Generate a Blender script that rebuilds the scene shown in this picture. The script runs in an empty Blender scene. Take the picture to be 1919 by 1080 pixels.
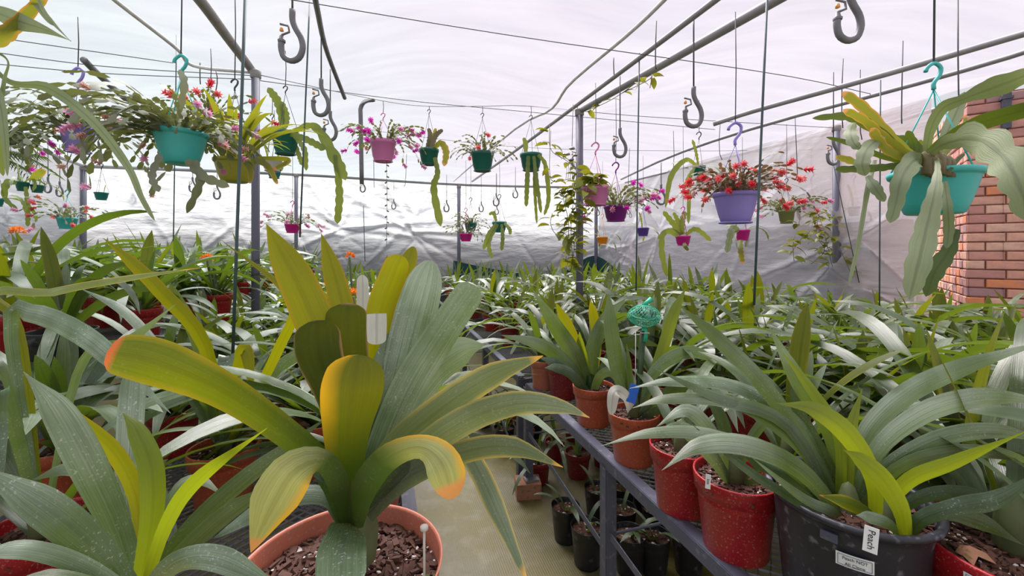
import bpy, math, random
import numpy as np
from mathutils import Vector, Matrix, noise

# ------------------------------------------------------------------ camera, sky, exposure
F, CX, HY, CAMZ = 790.0, 959.5, 469.0, 1.5        # focal length (px of a 1919 px frame), optical column, horizon row, eye height
YAW = math.radians(17.0)
SC = bpy.context.scene
COL = SC.collection
cam_data = bpy.data.cameras.new('camera')
cam_data.sensor_width = 36.0
cam_data.lens = 36.0 * F / 1919.0
cam_data.shift_y = -(540.0 - HY) / 1919.0
cam_data.clip_start = 0.02
cam = bpy.data.objects.new('camera', cam_data)
cam.location = (0, 0, CAMZ)
cam.rotation_euler = (math.pi / 2, 0, 0)
COL.objects.link(cam)
SC.camera = cam

world = bpy.data.worlds.new('overcast_sky')
SC.world = world
world.use_nodes = True
_bg = world.node_tree.nodes['Background']
_bg.inputs[0].default_value = (0.93, 0.94, 1.0, 1)
_bg.inputs[1].default_value = 0.48
SC.view_settings.view_transform = 'Standard'
SC.view_settings.look = 'None'
SC.view_settings.exposure = 0.70
SC.view_settings.gamma = 1.0
SC.view_settings.use_curve_mapping = False
sun_data = bpy.data.lights.new('hazy_sun', 'SUN')
sun_data.energy = 6.2
sun_data.angle = math.radians(42)
sun_data.color = (1.0, 0.97, 0.92)
sun = bpy.data.objects.new('hazy_sun', sun_data)
sun.rotation_euler = (math.radians(-30), math.radians(-8), 0)
COL.objects.link(sun)

rnd = random.Random(11)
CE, SE = math.cos(YAW), math.sin(YAW)


def P(px, py, d):
    """point seen at a pixel, at distance d along the view axis"""
    return Vector(((px - CX) / F * d, d, CAMZ - (py - HY) / F * d))


def PH(px, py, z):
    """point seen at a pixel at height z"""
    return P(px, py, (z - CAMZ) * F / (HY - py))


def R(u, v, z=0.0):
    """greenhouse axes: u across, v along the aisle"""
    return Vector((u * CE - v * SE, u * SE + v * CE, z))


def UV(p):
    return p.x * CE + p.y * SE, -p.x * SE + p.y * CE


# ------------------------------------------------------------------ materials
def new_mat(name):
    m = bpy.data.materials.new(name)
    m.use_nodes = True
    nt = m.node_tree
    nt.nodes.clear()
    out = nt.nodes.new('ShaderNodeOutputMaterial')
    return m, nt, out


def node(nt, kind, **kw):
    n = nt.nodes.new(kind)
    for k, v in kw.items():
        if k.startswith('i_'):
            key = k[2:].replace('_', ' ')
            n.inputs[int(key) if key.isdigit() else key].default_value = v
        else:
            setattr(n, k, v)
    return n


def c4(c):
    return (c[0], c[1], c[2], 1.0)


def mixc(nt, fac, a, b, mode='MIX'):
    n = nt.nodes.new('ShaderNodeMix')
    n.data_type = 'RGBA'
    n.blend_type = mode
    for sock, v in ((n.inputs[0], fac), (n.inputs[6], a), (n.inputs[7], b)):
        if isinstance(v, bpy.types.NodeSocket):
            nt.links.new(v, sock)
        elif isinstance(v, (int, float)):
            sock.default_value = v
        else:
            sock.default_value = c4(v)
    return n.outputs[2]


def math_n(nt, op, a, b=0.0, clamp=False):
    n = nt.nodes.new('ShaderNodeMath')
    n.operation = op
    n.use_clamp = clamp
    for i, v in enumerate((a, b)):
        if isinstance(v, bpy.types.NodeSocket):
            nt.links.new(v, n.inputs[i])
        else:
            n.inputs[i].default_value = v
    return n.outputs[0]


def maprange(nt, v, a, b, c=0.0, d=1.0):
    n = nt.nodes.new('ShaderNodeMapRange')
    n.inputs[1].default_value, n.inputs[2].default_value = a, b
    n.inputs[3].default_value, n.inputs[4].default_value = c, d
    nt.links.new(v, n.inputs[0])
    return n.outputs[0]


def noise_n(nt, scale, detail=3.0, coord='Object', stretch=None):
    tc = nt.nodes.new('ShaderNodeTexCoord')
    n = nt.nodes.new('ShaderNodeTexNoise')
    n.inputs['Scale'].default_value = scale
    n.inputs['Detail'].default_value = detail
    src = tc.outputs[coord]
    if stretch:
        mp = nt.nodes.new('ShaderNodeMapping')
        mp.inputs['Scale'].default_value = stretch
        nt.links.new(src, mp.inputs[0])
        src = mp.outputs[0]
    nt.links.new(src, n.inputs['Vector'])
    return n.outputs['Fac']


def bump_n(nt, h, strength=0.3, dist=0.01):
    b = nt.nodes.new('ShaderNodeBump')
    b.inputs['Strength'].default_value = strength
    b.inputs['Distance'].default_value = dist
    nt.links.new(h, b.inputs['Height'])
    return b.outputs[0]


def plain(name, col, rough=0.5, metal=0.0, var=0.15, scale=12.0, bump=0.0, spec=0.5, dirt=None, dirt_amt=0.0, dirt_scale=None):
    m, nt, out = new_mat(name)
    p = node(nt, 'ShaderNodeBsdfPrincipled', i_Roughness=rough, i_Metallic=metal)
    p.inputs['Specular IOR Level'].default_value = spec
    nz = noise_n(nt, scale)
    c = mixc(nt, maprange(nt, nz, 0.3, 0.7), [x * (1 - var) for x in col], [min(1, x * (1 + var)) for x in col])
    if dirt:
        d = noise_n(nt, dirt_scale or scale * 5, 4)
        c = mixc(nt, math_n(nt, 'MULTIPLY', maprange(nt, d, 0.58, 0.7), dirt_amt), c, dirt)
    nt.links.new(c, p.inputs['Base Color'])
    if bump:
        nt.links.new(bump_n(nt, noise_n(nt, scale * 4, 4), bump), p.inputs['Normal'])
    nt.links.new(p.outputs[0], out.inputs[0])
    return m


def leaf_mat(name, a, b, trans, tfac=0.33, rough=0.36, edge=None, edge_w=0.3, tip=None, tip_at=0.9, dust=0.35, veins=0.18, spec=0.5, one_side=False, coat=0.0, base=None):
    """strap leaf: two greens picked per object, light shining through, veins along the blade, dried water spots, coloured margin or tip"""
    m, nt, out = new_mat(name)
    L = nt.links.new
    tc = node(nt, 'ShaderNodeTexCoord')
    sep = node(nt, 'ShaderNodeSeparateXYZ')
    L(tc.outputs['UV'], sep.inputs[0])
    oi = node(nt, 'ShaderNodeObjectInfo')
    col = mixc(nt, oi.outputs['Random'], a, b)
    nz = noise_n(nt, 9, 3)
    col = mixc(nt, maprange(nt, nz, 0.35, 0.65, 0, 0.35), col, [x * 1.7 for x in b])
    mp = node(nt, 'ShaderNodeMapping')
    mp.inputs['Scale'].default_value = (34, 1.6, 1)
    L(tc.outputs['UV'], mp.inputs[0])
    cmb = node(nt, 'ShaderNodeVectorMath', operation='ADD')
    L(mp.outputs[0], cmb.inputs[0])
    L(oi.outputs['Random'], cmb.inputs[1])
    wv = node(nt, 'ShaderNodeTexNoise', i_Scale=1.0, i_Detail=2.0)
    L(cmb.outputs[0], wv.inputs['Vector'])
    streak = maprange(nt, wv.outputs['Fac'], 0.32, 0.68)
    col = mixc(nt, math_n(nt, 'MULTIPLY', streak, min(1.0, veins * 3)), col, [x * 0.5 for x in a])
    rib = math_n(nt, 'ABSOLUTE', math_n(nt, 'SUBTRACT', sep.outputs[0], 0.5))
    rib = maprange(nt, rib, 0.03, 0.10, 0.55 if veins else 0.0, 0.0)
    col = mixc(nt, rib, col, [x * 0.45 for x in a])
    tcol = trans
    across = math_n(nt, 'ABSOLUTE', math_n(nt, 'SUBTRACT', math_n(nt, 'MULTIPLY', sep.outputs[0], 2.0), 1.0))
    if edge:
        e = math_n(nt, 'ADD', across, math_n(nt, 'MULTIPLY', math_n(nt, 'SUBTRACT', nz, 0.5), 0.5))
        if one_side:
            e = math_n(nt, 'ADD', math_n(nt, 'SUBTRACT', math_n(nt, 'MULTIPLY', sep.outputs[0], 2.0), 1.0), math_n(nt, 'MULTIPLY', math_n(nt, 'SUBTRACT', nz, 0.5), 0.5))
        e = math_n(nt, 'MULTIPLY', maprange(nt, e, 1.0 - edge_w, 1.0), maprange(nt, sep.outputs[1], 0.25, 0.6))
        col = mixc(nt, e, col, edge)
        tcol = mixc(nt, e, tcol, edge)
    if base:      # darker green foot of the blade
        bf = maprange(nt, math_n(nt, 'ADD', sep.outputs[1], math_n(nt, 'MULTIPLY', math_n(nt, 'SUBTRACT', nz, 0.5), 0.15)), base[1], base[2], 1.0, 0.0)
        col = mixc(nt, bf, col, base[0])
        tcol = mixc(nt, bf, tcol, [x * 2 for x in base[0]])
    if tip:
        t = math_n(nt, 'ADD', sep.outputs[1], math_n(nt, 'MULTIPLY', math_n(nt, 'SUBTRACT', nz, 0.5), 0.12))
        t = maprange(nt, t, tip_at - 0.015, tip_at + 0.02)
        col = mixc(nt, t, col, tip)
        tcol = mixc(nt, t, tcol, tip)
    if dust:
        d1 = noise_n(nt, 260, 2)
        d2 = noise_n(nt, 14, 3)
        dd = math_n(nt, 'MULTIPLY', maprange(nt, d1, 0.6, 0.72), maprange(nt, d2, 0.42, 0.62))
        col = mixc(nt, math_n(nt, 'MULTIPLY', dd, dust), col, (0.55, 0.6, 0.55))
        col = mixc(nt, math_n(nt, 'MULTIPLY', maprange(nt, d2, 0.4, 0.7), dust * 0.25), col, (0.35, 0.42, 0.36))
    if coat:      # lime from the misters plus painted sky sheen, upper face only
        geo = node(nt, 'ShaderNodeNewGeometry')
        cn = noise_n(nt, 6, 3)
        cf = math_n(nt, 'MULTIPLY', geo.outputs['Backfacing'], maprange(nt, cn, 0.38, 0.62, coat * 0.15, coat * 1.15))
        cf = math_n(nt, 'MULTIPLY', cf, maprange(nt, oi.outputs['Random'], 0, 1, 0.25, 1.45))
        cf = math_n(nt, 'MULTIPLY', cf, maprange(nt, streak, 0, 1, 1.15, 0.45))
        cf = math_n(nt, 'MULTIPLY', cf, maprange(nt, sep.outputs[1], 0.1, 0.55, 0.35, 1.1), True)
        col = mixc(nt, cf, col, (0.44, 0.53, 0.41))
    p = node(nt, 'ShaderNodeBsdfPrincipled', i_Roughness=rough)
    p.inputs['Specular IOR Level'].default_value = spec
    L(col, p.inputs['Base Color'])
    L(bump_n(nt, wv.outputs[0], 0.25, 0.003), p.inputs['Normal'])
    tr = node(nt, 'ShaderNodeBsdfTranslucent')
    if isinstance(tcol, bpy.types.NodeSocket):
        L(tcol, tr.inputs[0])
    else:
        tr.inputs[0].default_value = c4(tcol)
    mx = node(nt, 'ShaderNodeMixShader')
    mx.inputs[0].default_value = tfac
    L(p.outputs[0], mx.inputs[1])
    L(tr.outputs[0], mx.inputs[2])
    L(mx.outputs[0], out.inputs[0])
    return m


def film_mat(name, ca, cb, clear=0.45, stretch=(1, 1, 1), bump=0.5, gradient=None):
    """thin milky plastic film: partly clear, partly scattering light through"""
    m, nt, out = new_mat(name)
    L = nt.links.new
    n1 = noise_n(nt, 0.7, 4)
    n2 = noise_n(nt, 2.2, 5, stretch=stretch)
    col = mixc(nt, maprange(nt, n1, 0.3, 0.7), ca, cb)
    if gradient:
        tc = node(nt, 'ShaderNodeTexCoord')
        sep = node(nt, 'ShaderNodeSeparateXYZ')
        L(tc.outputs['Object'], sep.inputs[0])
        col = mixc(nt, maprange(nt, sep.outputs[0], gradient[0], gradient[1]), gradient[2], col)
    dim = mixc(nt, maprange(nt, n2, 0.3, 0.7, 0.0, 0.4), (1, 1, 1), (0.72, 0.72, 0.75))  # crease shading painted into the film colour, following the bump noise
    col = mixc(nt, 1.0, col, dim, 'MULTIPLY')
    nrm = bump_n(nt, n2, bump, 0.06)
    tr = node(nt, 'ShaderNodeBsdfTranslucent')
    df = node(nt, 'ShaderNodeBsdfDiffuse')
    tp = node(nt, 'ShaderNodeBsdfTransparent')
    for s in (tr, df):
        L(col, s.inputs[0])
        L(nrm, s.inputs['Normal'])
    L(col, tp.inputs[0])
    m1 = node(nt, 'ShaderNodeMixShader')
    m1.inputs[0].default_value = 0.35
    L(tr.outputs[0], m1.inputs[1])
    L(df.outputs[0], m1.inputs[2])
    m2 = node(nt, 'ShaderNodeMixShader')
    m2.inputs[0].default_value = clear
    L(m1.outputs[0], m2.inputs[1])
    L(tp.outputs[0], m2.inputs[2])
    L(m2.outputs[0], out.inputs[0])
    return m


def soil_mat(name):
    m, nt, out = new_mat(name)
    p = node(nt, 'ShaderNodeBsdfPrincipled', i_Roughness=0.9)
    v = node(nt, 'ShaderNodeTexVoronoi', i_Scale=70.0)
    tc = node(nt, 'ShaderNodeTexCoord')
    nt.links.new(tc.outputs['Object'], v.inputs['Vector'])
    sep = node(nt, 'ShaderNodeSeparateColor')
    nt.links.new(v.outputs['Color'], sep.inputs[0])
    c = mixc(nt, sep.outputs[0], (0.028, 0.013, 0.008), (0.16, 0.07, 0.04))
    c = mixc(nt, maprange(nt, sep.outputs[1], 0.93, 0.95), c, (0.55, 0.5, 0.45))
    nt.links.new(c, p.inputs['Base Color'])
    nt.links.new(bump_n(nt, v.outputs['Distance'], 0.8, 0.02), p.inputs['Normal'])
    nt.links.new(p.outputs[0], out.inputs[0])
    return m


def random_mat(name, cols, rough=0.8, bump=0.3, scale=25, speck=None):
    """one colour of a short list picked per object"""
    m, nt, out = new_mat(name)
    p = node(nt, 'ShaderNodeBsdfPrincipled', i_Roughness=rough)
    oi = node(nt, 'ShaderNodeObjectInfo')
    r = node(nt, 'ShaderNodeValToRGB')
    r.color_ramp.interpolation = 'CONSTANT'
    el = r.color_ramp.elements
    while len(el) < len(cols):
        el.new(0.5)
    for i, c in enumerate(cols):
        el[i].position = i / len(cols)
        el[i].color = c4(c)
    nt.links.new(oi.outputs['Random'], r.inputs[0])
    nz = noise_n(nt, scale, 4)
    c = mixc(nt, maprange(nt, nz, 0.35, 0.65, 0, 0.45), r.outputs[0], speck or (0.2, 0.1, 0.08))
    nt.links.new(c, p.inputs['Base Color'])
    nt.links.new(bump_n(nt, nz, bump), p.inputs['Normal'])
    nt.links.new(p.outputs[0], out.inputs[0])
    return m


M = {}
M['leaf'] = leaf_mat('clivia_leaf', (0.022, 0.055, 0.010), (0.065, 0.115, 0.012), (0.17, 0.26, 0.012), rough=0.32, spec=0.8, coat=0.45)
M['leaf_far'] = leaf_mat('clivia_leaf_distant', (0.022, 0.05, 0.012), (0.07, 0.12, 0.015), (0.19, 0.26, 0.014), dust=0.0, rough=0.36, spec=0.65, coat=0.42)
M['leaf_young'] = leaf_mat('young_clivia_leaf', (0.10, 0.17, 0.006), (0.15, 0.19, 0.006), (0.38, 0.46, 0.01), tfac=0.4, dust=0.12)
M['leaf_olive'] = leaf_mat('olive_clivia_leaf', (0.13, 0.15, 0.002), (0.19, 0.19, 0.002), (0.42, 0.42, 0.004), tfac=0.4, spec=0.3, dust=0.06, edge=(0.42, 0.27, 0.01), edge_w=0.22)
M['leaf_mid'] = leaf_mat('upright_clivia_leaf', (0.05, 0.085, 0.004), (0.11, 0.13, 0.004), (0.26, 0.30, 0.008), tfac=0.36, spec=0.35, dust=0.05, edge=(0.2, 0.18, 0.01), edge_w=0.2)
M['leaf_dark'] = leaf_mat('dark_clivia_leaf', (0.016, 0.05, 0.010), (0.026, 0.07, 0.012), (0.12, 0.18, 0.008), tfac=0.2, dust=0.5, coat=0.3)
M['leaf_grey'] = leaf_mat('dusty_sheen_clivia_leaf', (0.035, 0.085, 0.022), (0.07, 0.14, 0.035), (0.20, 0.30, 0.04), tfac=0.2, rough=0.24, spec=0.85, dust=0.9, coat=0.80)  # strong coat: lime dust together with gloss painted into the colour
M['leaf_edge'] = leaf_mat('yellow_margin_clivia_leaf', (0.06, 0.09, 0.003), (0.08, 0.11, 0.003), (0.26, 0.25, 0.003), tfac=0.35, spec=0.35, edge=(0.80, 0.45, 0.01), edge_w=0.6, dust=0.05, base=((0.03, 0.055, 0.003), 0.3, 0.75), one_side=True)
M['leaf_pale'] = leaf_mat('pale_yellow_clivia_leaf', (0.42, 0.47, 0.18), (0.46, 0.50, 0.20), (0.5, 0.48, 0.08), tfac=0.3, edge=(0.90, 0.50, 0.03), edge_w=0.5, base=((0.04, 0.07, 0.008), 0.35, 0.62), tip=(0.80, 0.36, 0.10), tip_at=0.93, dust=0.12, one_side=True)
M['leaf_greytip'] = leaf_mat('yellow_tipped_clivia_leaf', (0.10, 0.15, 0.07), (0.12, 0.17, 0.08), (0.22, 0.26, 0.05), tfac=0.25, coat=0.45, edge=(0.55, 0.42, 0.08), edge_w=0.3, tip=(0.75, 0.42, 0.05), tip_at=0.95, dust=0.3)
M['leaf_burnt'] = leaf_mat('burnt_tip_clivia_leaf', (0.10, 0.15, 0.003), (0.12, 0.17, 0.003), (0.32, 0.36, 0.005), tfac=0.3, spec=0.35, edge=(0.42, 0.34, 0.01), edge_w=0.35, base=((0.02, 0.05, 0.006), 0.2, 0.7), tip=(0.80, 0.20, 0.05), tip_at=0.955, dust=0.15)
M['leaf_rim'] = leaf_mat('brown_rim_clivia_leaf', (0.035, 0.062, 0.002), (0.05, 0.075, 0.002), (0.18, 0.19, 0.003), tfac=0.32, spec=0.18, edge=(0.38, 0.22, 0.10), edge_w=0.1, tip=(0.40, 0.24, 0.14), tip_at=0.985, dust=0.08)
M['leaf_white'] = leaf_mat('sunlit_clivia_leaf_back', (0.5, 0.5, 0.42), (0.55, 0.55, 0.48), (0.5, 0.5, 0.42), tfac=0.3, dust=0.1, veins=0.1)  # reflected light painted in as a near-white leaf colour
M['epi'] = leaf_mat('orchid_cactus_stem', (0.20, 0.26, 0.14), (0.26, 0.31, 0.17), (0.22, 0.28, 0.06), tfac=0.2, rough=0.5, dust=0.15, veins=0.06)
M['epi_dark'] = leaf_mat('dark_orchid_cactus_stem', (0.04, 0.08, 0.012), (0.06, 0.11, 0.015), (0.16, 0.22, 0.01), tfac=0.3, rough=0.45, dust=0.1, veins=0.06)
M['epi_yellow'] = leaf_mat('yellowing_orchid_cactus_stem', (0.13, 0.17, 0.03), (0.18, 0.20, 0.03), (0.30, 0.30, 0.02), tfac=0.35, rough=0.45, edge=(0.6, 0.28, 0.05), edge_w=0.4, dust=0.05, veins=0.0, tip=(0.65, 0.30, 0.10), tip_at=0.93)
M['epi_green'] = leaf_mat('green_orchid_cactus_stem', (0.12, 0.18, 0.03), (0.17, 0.22, 0.05), (0.30, 0.34, 0.03), tfac=0.3, rough=0.5, dust=0.1, veins=0.0)
M['schlum'] = leaf_mat('holiday_cactus_stem', (0.08, 0.10, 0.04), (0.22, 0.225, 0.15), (0.2, 0.22, 0.04), tfac=0.25, coat=0.22, rough=0.5, dust=0.1, veins=0.0)
M['schlum_red'] = leaf_mat('reddish_holiday_cactus_stem', (0.10, 0.085, 0.03), (0.26, 0.2, 0.17), (0.25, 0.14, 0.04), tfac=0.25, coat=0.4, rough=0.5, dust=0.1, veins=0.0)
M['hoya'] = leaf_mat('vine_leaf', (0.13, 0.17, 0.015), (0.22, 0.25, 0.03), (0.40, 0.40, 0.02), tfac=0.35, rough=0.4, dust=0.05, veins=0.0)
M['fern'] = leaf_mat('palm_leaflet', (0.03, 0.06, 0.02), (0.06, 0.10, 0.03), (0.1, 0.15, 0.02), dust=0.0)
M['stem'] = plain('woody_stem', (0.20, 0.17, 0.09), 0.7)
M['stalk'] = plain('leaf_base', (0.10, 0.13, 0.05), 0.6, scale=30)
M['soil'] = soil_mat('bark_potting_mix')
M['bark'] = random_mat('bark_chip', [(0.085, 0.032, 0.02), (0.10, 0.04, 0.025)], 0.85, 0.3, 60, (0.02, 0.009, 0.006))
M['perlite'] = plain('perlite', (0.6, 0.55, 0.5), 0.9)
for n, c in dict(red=(0.34, 0.008, 0.014), maroon=(0.22, 0.012, 0.018), terracotta=(0.44, 0.085, 0.035), salmon=(0.50, 0.16, 0.10)).items():
    M['pot_' + n] = plain(n + '_plastic_pot', c, 0.38, var=0.12, scale=6, dirt=(0.5, 0.35, 0.33), dirt_amt=0.5, dirt_scale=190)
M['pot_black'] = plain('black_plastic_pot', (0.012, 0.012, 0.015), 0.4, scale=5, dirt=(0.12, 0.12, 0.14), dirt_amt=0.6)
M['pot_slate'] = plain('scuffed_black_tub', (0.022, 0.023, 0.032), 0.42, scale=9, dirt=(0.16, 0.16, 0.2), dirt_amt=0.8)
for n, c in dict(turquoise=(0.055, 0.47, 0.44), teal=(0.012, 0.20, 0.17), green=(0.01, 0.135, 0.10), lime=(0.36, 0.34, 0.03), pink=(0.72, 0.22, 0.48),
                 purple=(0.22, 0.012, 0.24), lilac=(0.30, 0.24, 0.66), magenta=(0.70, 0.012, 0.30), orange=(0.9, 0.28, 0.01), violet=(0.12, 0.05, 0.36),
                 olive=(0.20, 0.22, 0.07), white=(0.62, 0.6, 0.56), maroon_h=(0.22, 0.03, 0.06)).items():
    M['h_' + n] = plain(n + '_hanging_pot', c, 0.4, var=0.08, scale=5)
M['steel'] = plain('blue_grey_painted_steel', (0.075, 0.082, 0.12), 0.5, var=0.12, scale=8, dirt=(0.22, 0.2, 0.2), dirt_amt=0.5)
M['post'] = plain('grey_painted_post', (0.12, 0.12, 0.165), 0.5, var=0.1, scale=5)
M['pipe'] = plain('galvanised_pipe', (0.34, 0.335, 0.35), 0.5, metal=0.2, var=0.15, scale=5)
M['pipe_rust'] = plain('rusty_pipe', (0.30, 0.28, 0.27), 0.6, var=0.15, scale=5, dirt=(0.26, 0.10, 0.04), dirt_amt=0.7)
M['hose'] = plain('grey_mist_hose', (0.17, 0.17, 0.18), 0.5, scale=20)
M['wire'] = plain('dark_wire', (0.07, 0.075, 0.08), 0.5)
M['wire_pale'] = plain('pale_wire', (0.75, 0.73, 0.75), 0.5)
M['rod'] = plain('green_coated_rod', (0.055, 0.095, 0.10), 0.45)
M['mesh'] = plain('grey_expanded_metal', (0.13, 0.13, 0.135), 0.5, metal=0.3)
M['film_roof'] = film_mat('milky_roof_film', (0.94, 0.88, 0.945), (0.89, 0.845, 0.915), 0.78, (0.5, 2.2, 1), 0.35, gradient=(-2.6, -0.2, (0.845, 0.90, 0.915)))
M['film_wall'] = film_mat('milky_wall_film', (0.90, 0.88, 0.91), (0.80, 0.83, 0.86), 0.22, (1, 1, 3.0), 0.9)
M['concrete_out'] = plain('outside_wall', (0.13, 0.13, 0.145), 0.9, scale=1.5)
M['shade_net'] = plain('green_shade_net', (0.01, 0.06, 0.065), 0.8, scale=30)
M['earth'] = plain('outside_ground', (0.25, 0.22, 0.18), 0.95, scale=2)
M['tag'] = plain('white_plant_tag', (0.75, 0.78, 0.76), 0.4, var=0.04)
M['ink'] = plain('black_ink', (0.015, 0.015, 0.02), 0.6, var=0)
M['ink_blue'] = plain('blue_ink', (0.12, 0.16, 0.30), 0.6, var=0)
M['blue'] = plain('blue_plastic', (0.01, 0.13, 0.65), 0.4)
M['net'] = plain('green_netting', (0.03, 0.50, 0.30), 0.5)
M['bud'] = plain('grey_green_berries', (0.16, 0.27, 0.21), 0.5)
M['gold'] = plain('amber_nozzle', (0.8, 0.35, 0.08), 0.4)
M['silver'] = plain('silver_ornament', (0.4, 0.4, 0.42), 0.35, metal=0.7)
M['stone'] = plain('mossy_block', (0.35, 0.17, 0.10), 0.9, scale=12, bump=0.5, dirt=(0.12, 0.11, 0.01), dirt_amt=0.9)
M['mortar'] = plain('mortar', (0.24, 0.11, 0.075), 0.95, scale=20, bump=0.4)
M['brick'] = random_mat('face_brick', [(0.78, 0.40, 0.29), (0.85, 0.48, 0.35), (0.62, 0.30, 0.25), (0.45, 0.27, 0.28), (0.85, 0.30, 0.12), (0.80, 0.44, 0.32), (0.72, 0.36, 0.28), (0.86, 0.54, 0.40)], 0.85, 0.5, 16, (0.42, 0.22, 0.22))


def petal_mat(name, col, trans):
    m, nt, out = new_mat(name)
    d = node(nt, 'ShaderNodeBsdfPrincipled', i_Roughness=0.5)
    d.inputs['Base Color'].default_value = c4(col)
    t = node(nt, 'ShaderNodeBsdfTranslucent')
    t.inputs[0].default_value = c4(trans)
    mx = node(nt, 'ShaderNodeMixShader')
    mx.inputs[0].default_value = 0.4
    nt.links.new(d.outputs[0], mx.inputs[1])
    nt.links.new(t.outputs[0], mx.inputs[2])
    nt.links.new(mx.outputs[0], out.inputs[0])
    return m


M['f_magenta'] = petal_mat('magenta_petal', (0.72, 0.03, 0.50), (0.85, 0.05, 0.6))
M['f_pink'] = petal_mat('pink_petal', (0.75, 0.30, 0.50), (0.85, 0.4, 0.6))
M['f_coral'] = petal_mat('coral_petal', (0.80, 0.12, 0.12), (0.9, 0.2, 0.2))
M['f_red'] = petal_mat('red_petal', (0.75, 0.03, 0.06), (0.9, 0.08, 0.1))
M['f_wilt'] = petal_mat('wilted_petal', (0.60, 0.34, 0.26), (0.7, 0.4, 0.3))
M['f_orange'] = petal_mat('orange_petal', (0.90, 0.22, 0.02), (0.95, 0.3, 0.04))


def floor_mat():
    m, nt, out = new_mat('mossy_concrete_floor')
    p = node(nt, 'ShaderNodeBsdfPrincipled', i_Roughness=0.55)
    n1, n2, n3 = noise_n(nt, 1.6, 5), noise_n(nt, 9, 4), noise_n(nt, 60, 3)
    c = mixc(nt, maprange(nt, n1, 0.35, 0.62), (0.128, 0.115, 0.07), (0.12, 0.10, 0.010))
    c = mixc(nt, maprange(nt, n2, 0.5, 0.72, 0, 0.6), c, (0.20, 0.18, 0.12))
    c = mixc(nt, maprange(nt, n3, 0.5, 0.7, 0, 0.25), c, (0.07, 0.06, 0.02))
    nt.links.new(c, p.inputs['Base Color'])
    wv = node(nt, 'ShaderNodeTexWave', i_Scale=28.0, i_Distortion=0.6)
    tc = node(nt, 'ShaderNodeTexCoord')
    mp = node(nt, 'ShaderNodeMapping')
    mp.inputs['Rotation'].default_value = (0, 0, -YAW)
    nt.links.new(tc.outputs['Object'], mp.inputs[0])
    nt.links.new(mp.outputs[0], wv.inputs['Vector'])
    nt.links.new(bump_n(nt, wv.outputs['Fac'], 0.12, 0.004), p.inputs['Normal'])
    nt.links.new(p.outputs[0], out.inputs[0])
    return m


M['floor'] = floor_mat()


# ------------------------------------------------------------------ mesh helpers
class MB:
    """collects polygons for one mesh"""

    def __init__(self):
        self.v, self.f, self.uv = [], [], []

    def add(self, verts, faces, uvs=None):
        o = len(self.v)
        self.v += [tuple(x) for x in verts]
        self.uv += list(uvs) if uvs else [(0.5, 0.5)] * len(verts)
        self.f += [tuple(i + o for i in f) for f in faces]
        return self

    def grid(self, rows, closed=False, uvs=None):
        n, m = len(rows), len(rows[0])
        vs = [p for r in rows for p in r]
        fs = []
        for i in range(n - 1):
            for j in range(m if closed else m - 1):
                k = (j + 1) % m
                fs.append((i * m + j, i * m + k, (i + 1) * m + k, (i + 1) * m + j))
        if uvs is None:
            uvs = [(j / max(1, m - 1), i / max(1, n - 1)) for i in range(n) for j in range(m)]
        return self.add(vs, fs, uvs)

    def box(self, c, s, rot=None):
        vs = [Vector((x * s[0] / 2, y * s[1] / 2, z * s[2] / 2)) for x in (-1, 1) for y in (-1, 1) for z in (-1, 1)]
        if rot is not None:
            vs = [rot @ q for q in vs]
        vs = [q + Vector(c) for q in vs]
        return self.add(vs, [(0, 1, 3, 2), (4, 6, 7, 5), (0, 4, 5, 1), (2, 3, 7, 6), (0, 2, 6, 4), (1, 5, 7, 3)])

    def tube(self, pts, r, sides=8, cap=True):
        pts = [Vector(p) for p in pts]
        rs = r if isinstance(r, (list, tuple)) else [r] * len(pts)
        rows, nrm = [], None
        for i, p in enumerate(pts):
            t = (pts[min(i + 1, len(pts) - 1)] - pts[max(i - 1, 0)]).normalized()
            if nrm is None:
                nrm = t.orthogonal().normalized()
            nrm = (nrm - t * nrm.dot(t)).normalized()
            b = t.cross(nrm)
            rows.append([p + (nrm * math.cos(a) + b * math.sin(a)) * rs[i] for a in (2 * math.pi * k / sides for k in range(sides))])
        o = len(self.v)
        self.grid(rows, closed=True)
        if cap:
            n = len(rows)
            self.f.append(tuple(o + k for k in reversed(range(sides))))
            self.f.append(tuple(o + (n - 1) * sides + k for k in range(sides)))
        return self

    def lathe(self, prof, seg=28, centre=(0, 0, 0)):
        cx, cy, cz = centre
        rows = [[(cx + r * math.cos(a), cy + r * math.sin(a), cz + z) for a in (2 * math.pi * k / seg for k in range(seg))] for r, z in prof]
        return self.grid(rows, closed=True)

    def mesh(self, name, mat, smooth=True):
        me = bpy.data.meshes.new(name)
        me.from_pydata(self.v, [], self.f)
        uvl = me.uv_layers.new(name='UVMap')
        idx = np.empty(len(me.loops), dtype=np.int32)
        me.loops.foreach_get('vertex_index', idx)
        uvl.data.foreach_set('uv', np.array(self.uv, dtype=np.float32)[idx].ravel())
        if smooth:
            me.polygons.foreach_set('use_smooth', [True] * len(me.polygons))
        me.materials.append(mat)
        me.update()
        return me


def link(name, me, parent=None, loc=(0, 0, 0), rot=(0, 0, 0), scale=(1, 1, 1)):
    o = bpy.data.objects.new(name, me)
    o.location, o.rotation_euler, o.scale = loc, rot, scale
    if parent:
        o.parent = parent
    COL.objects.link(o)
    return o


def tag(o, label, cat, group=None):
    o['label'], o['category'] = label, cat
    if group:
        o['group'] = group
    return o


def thing(name, label, cat, loc=(0, 0, 0), rotz=0.0, group=None):
    return tag(link(name, None, None, loc, (0, 0, rotz)), label, cat, group)


def structure(o):
    o['kind'] = 'structure'
    return o


def stuff(o):
    o['kind'] = 'stuff'
    return o


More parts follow.
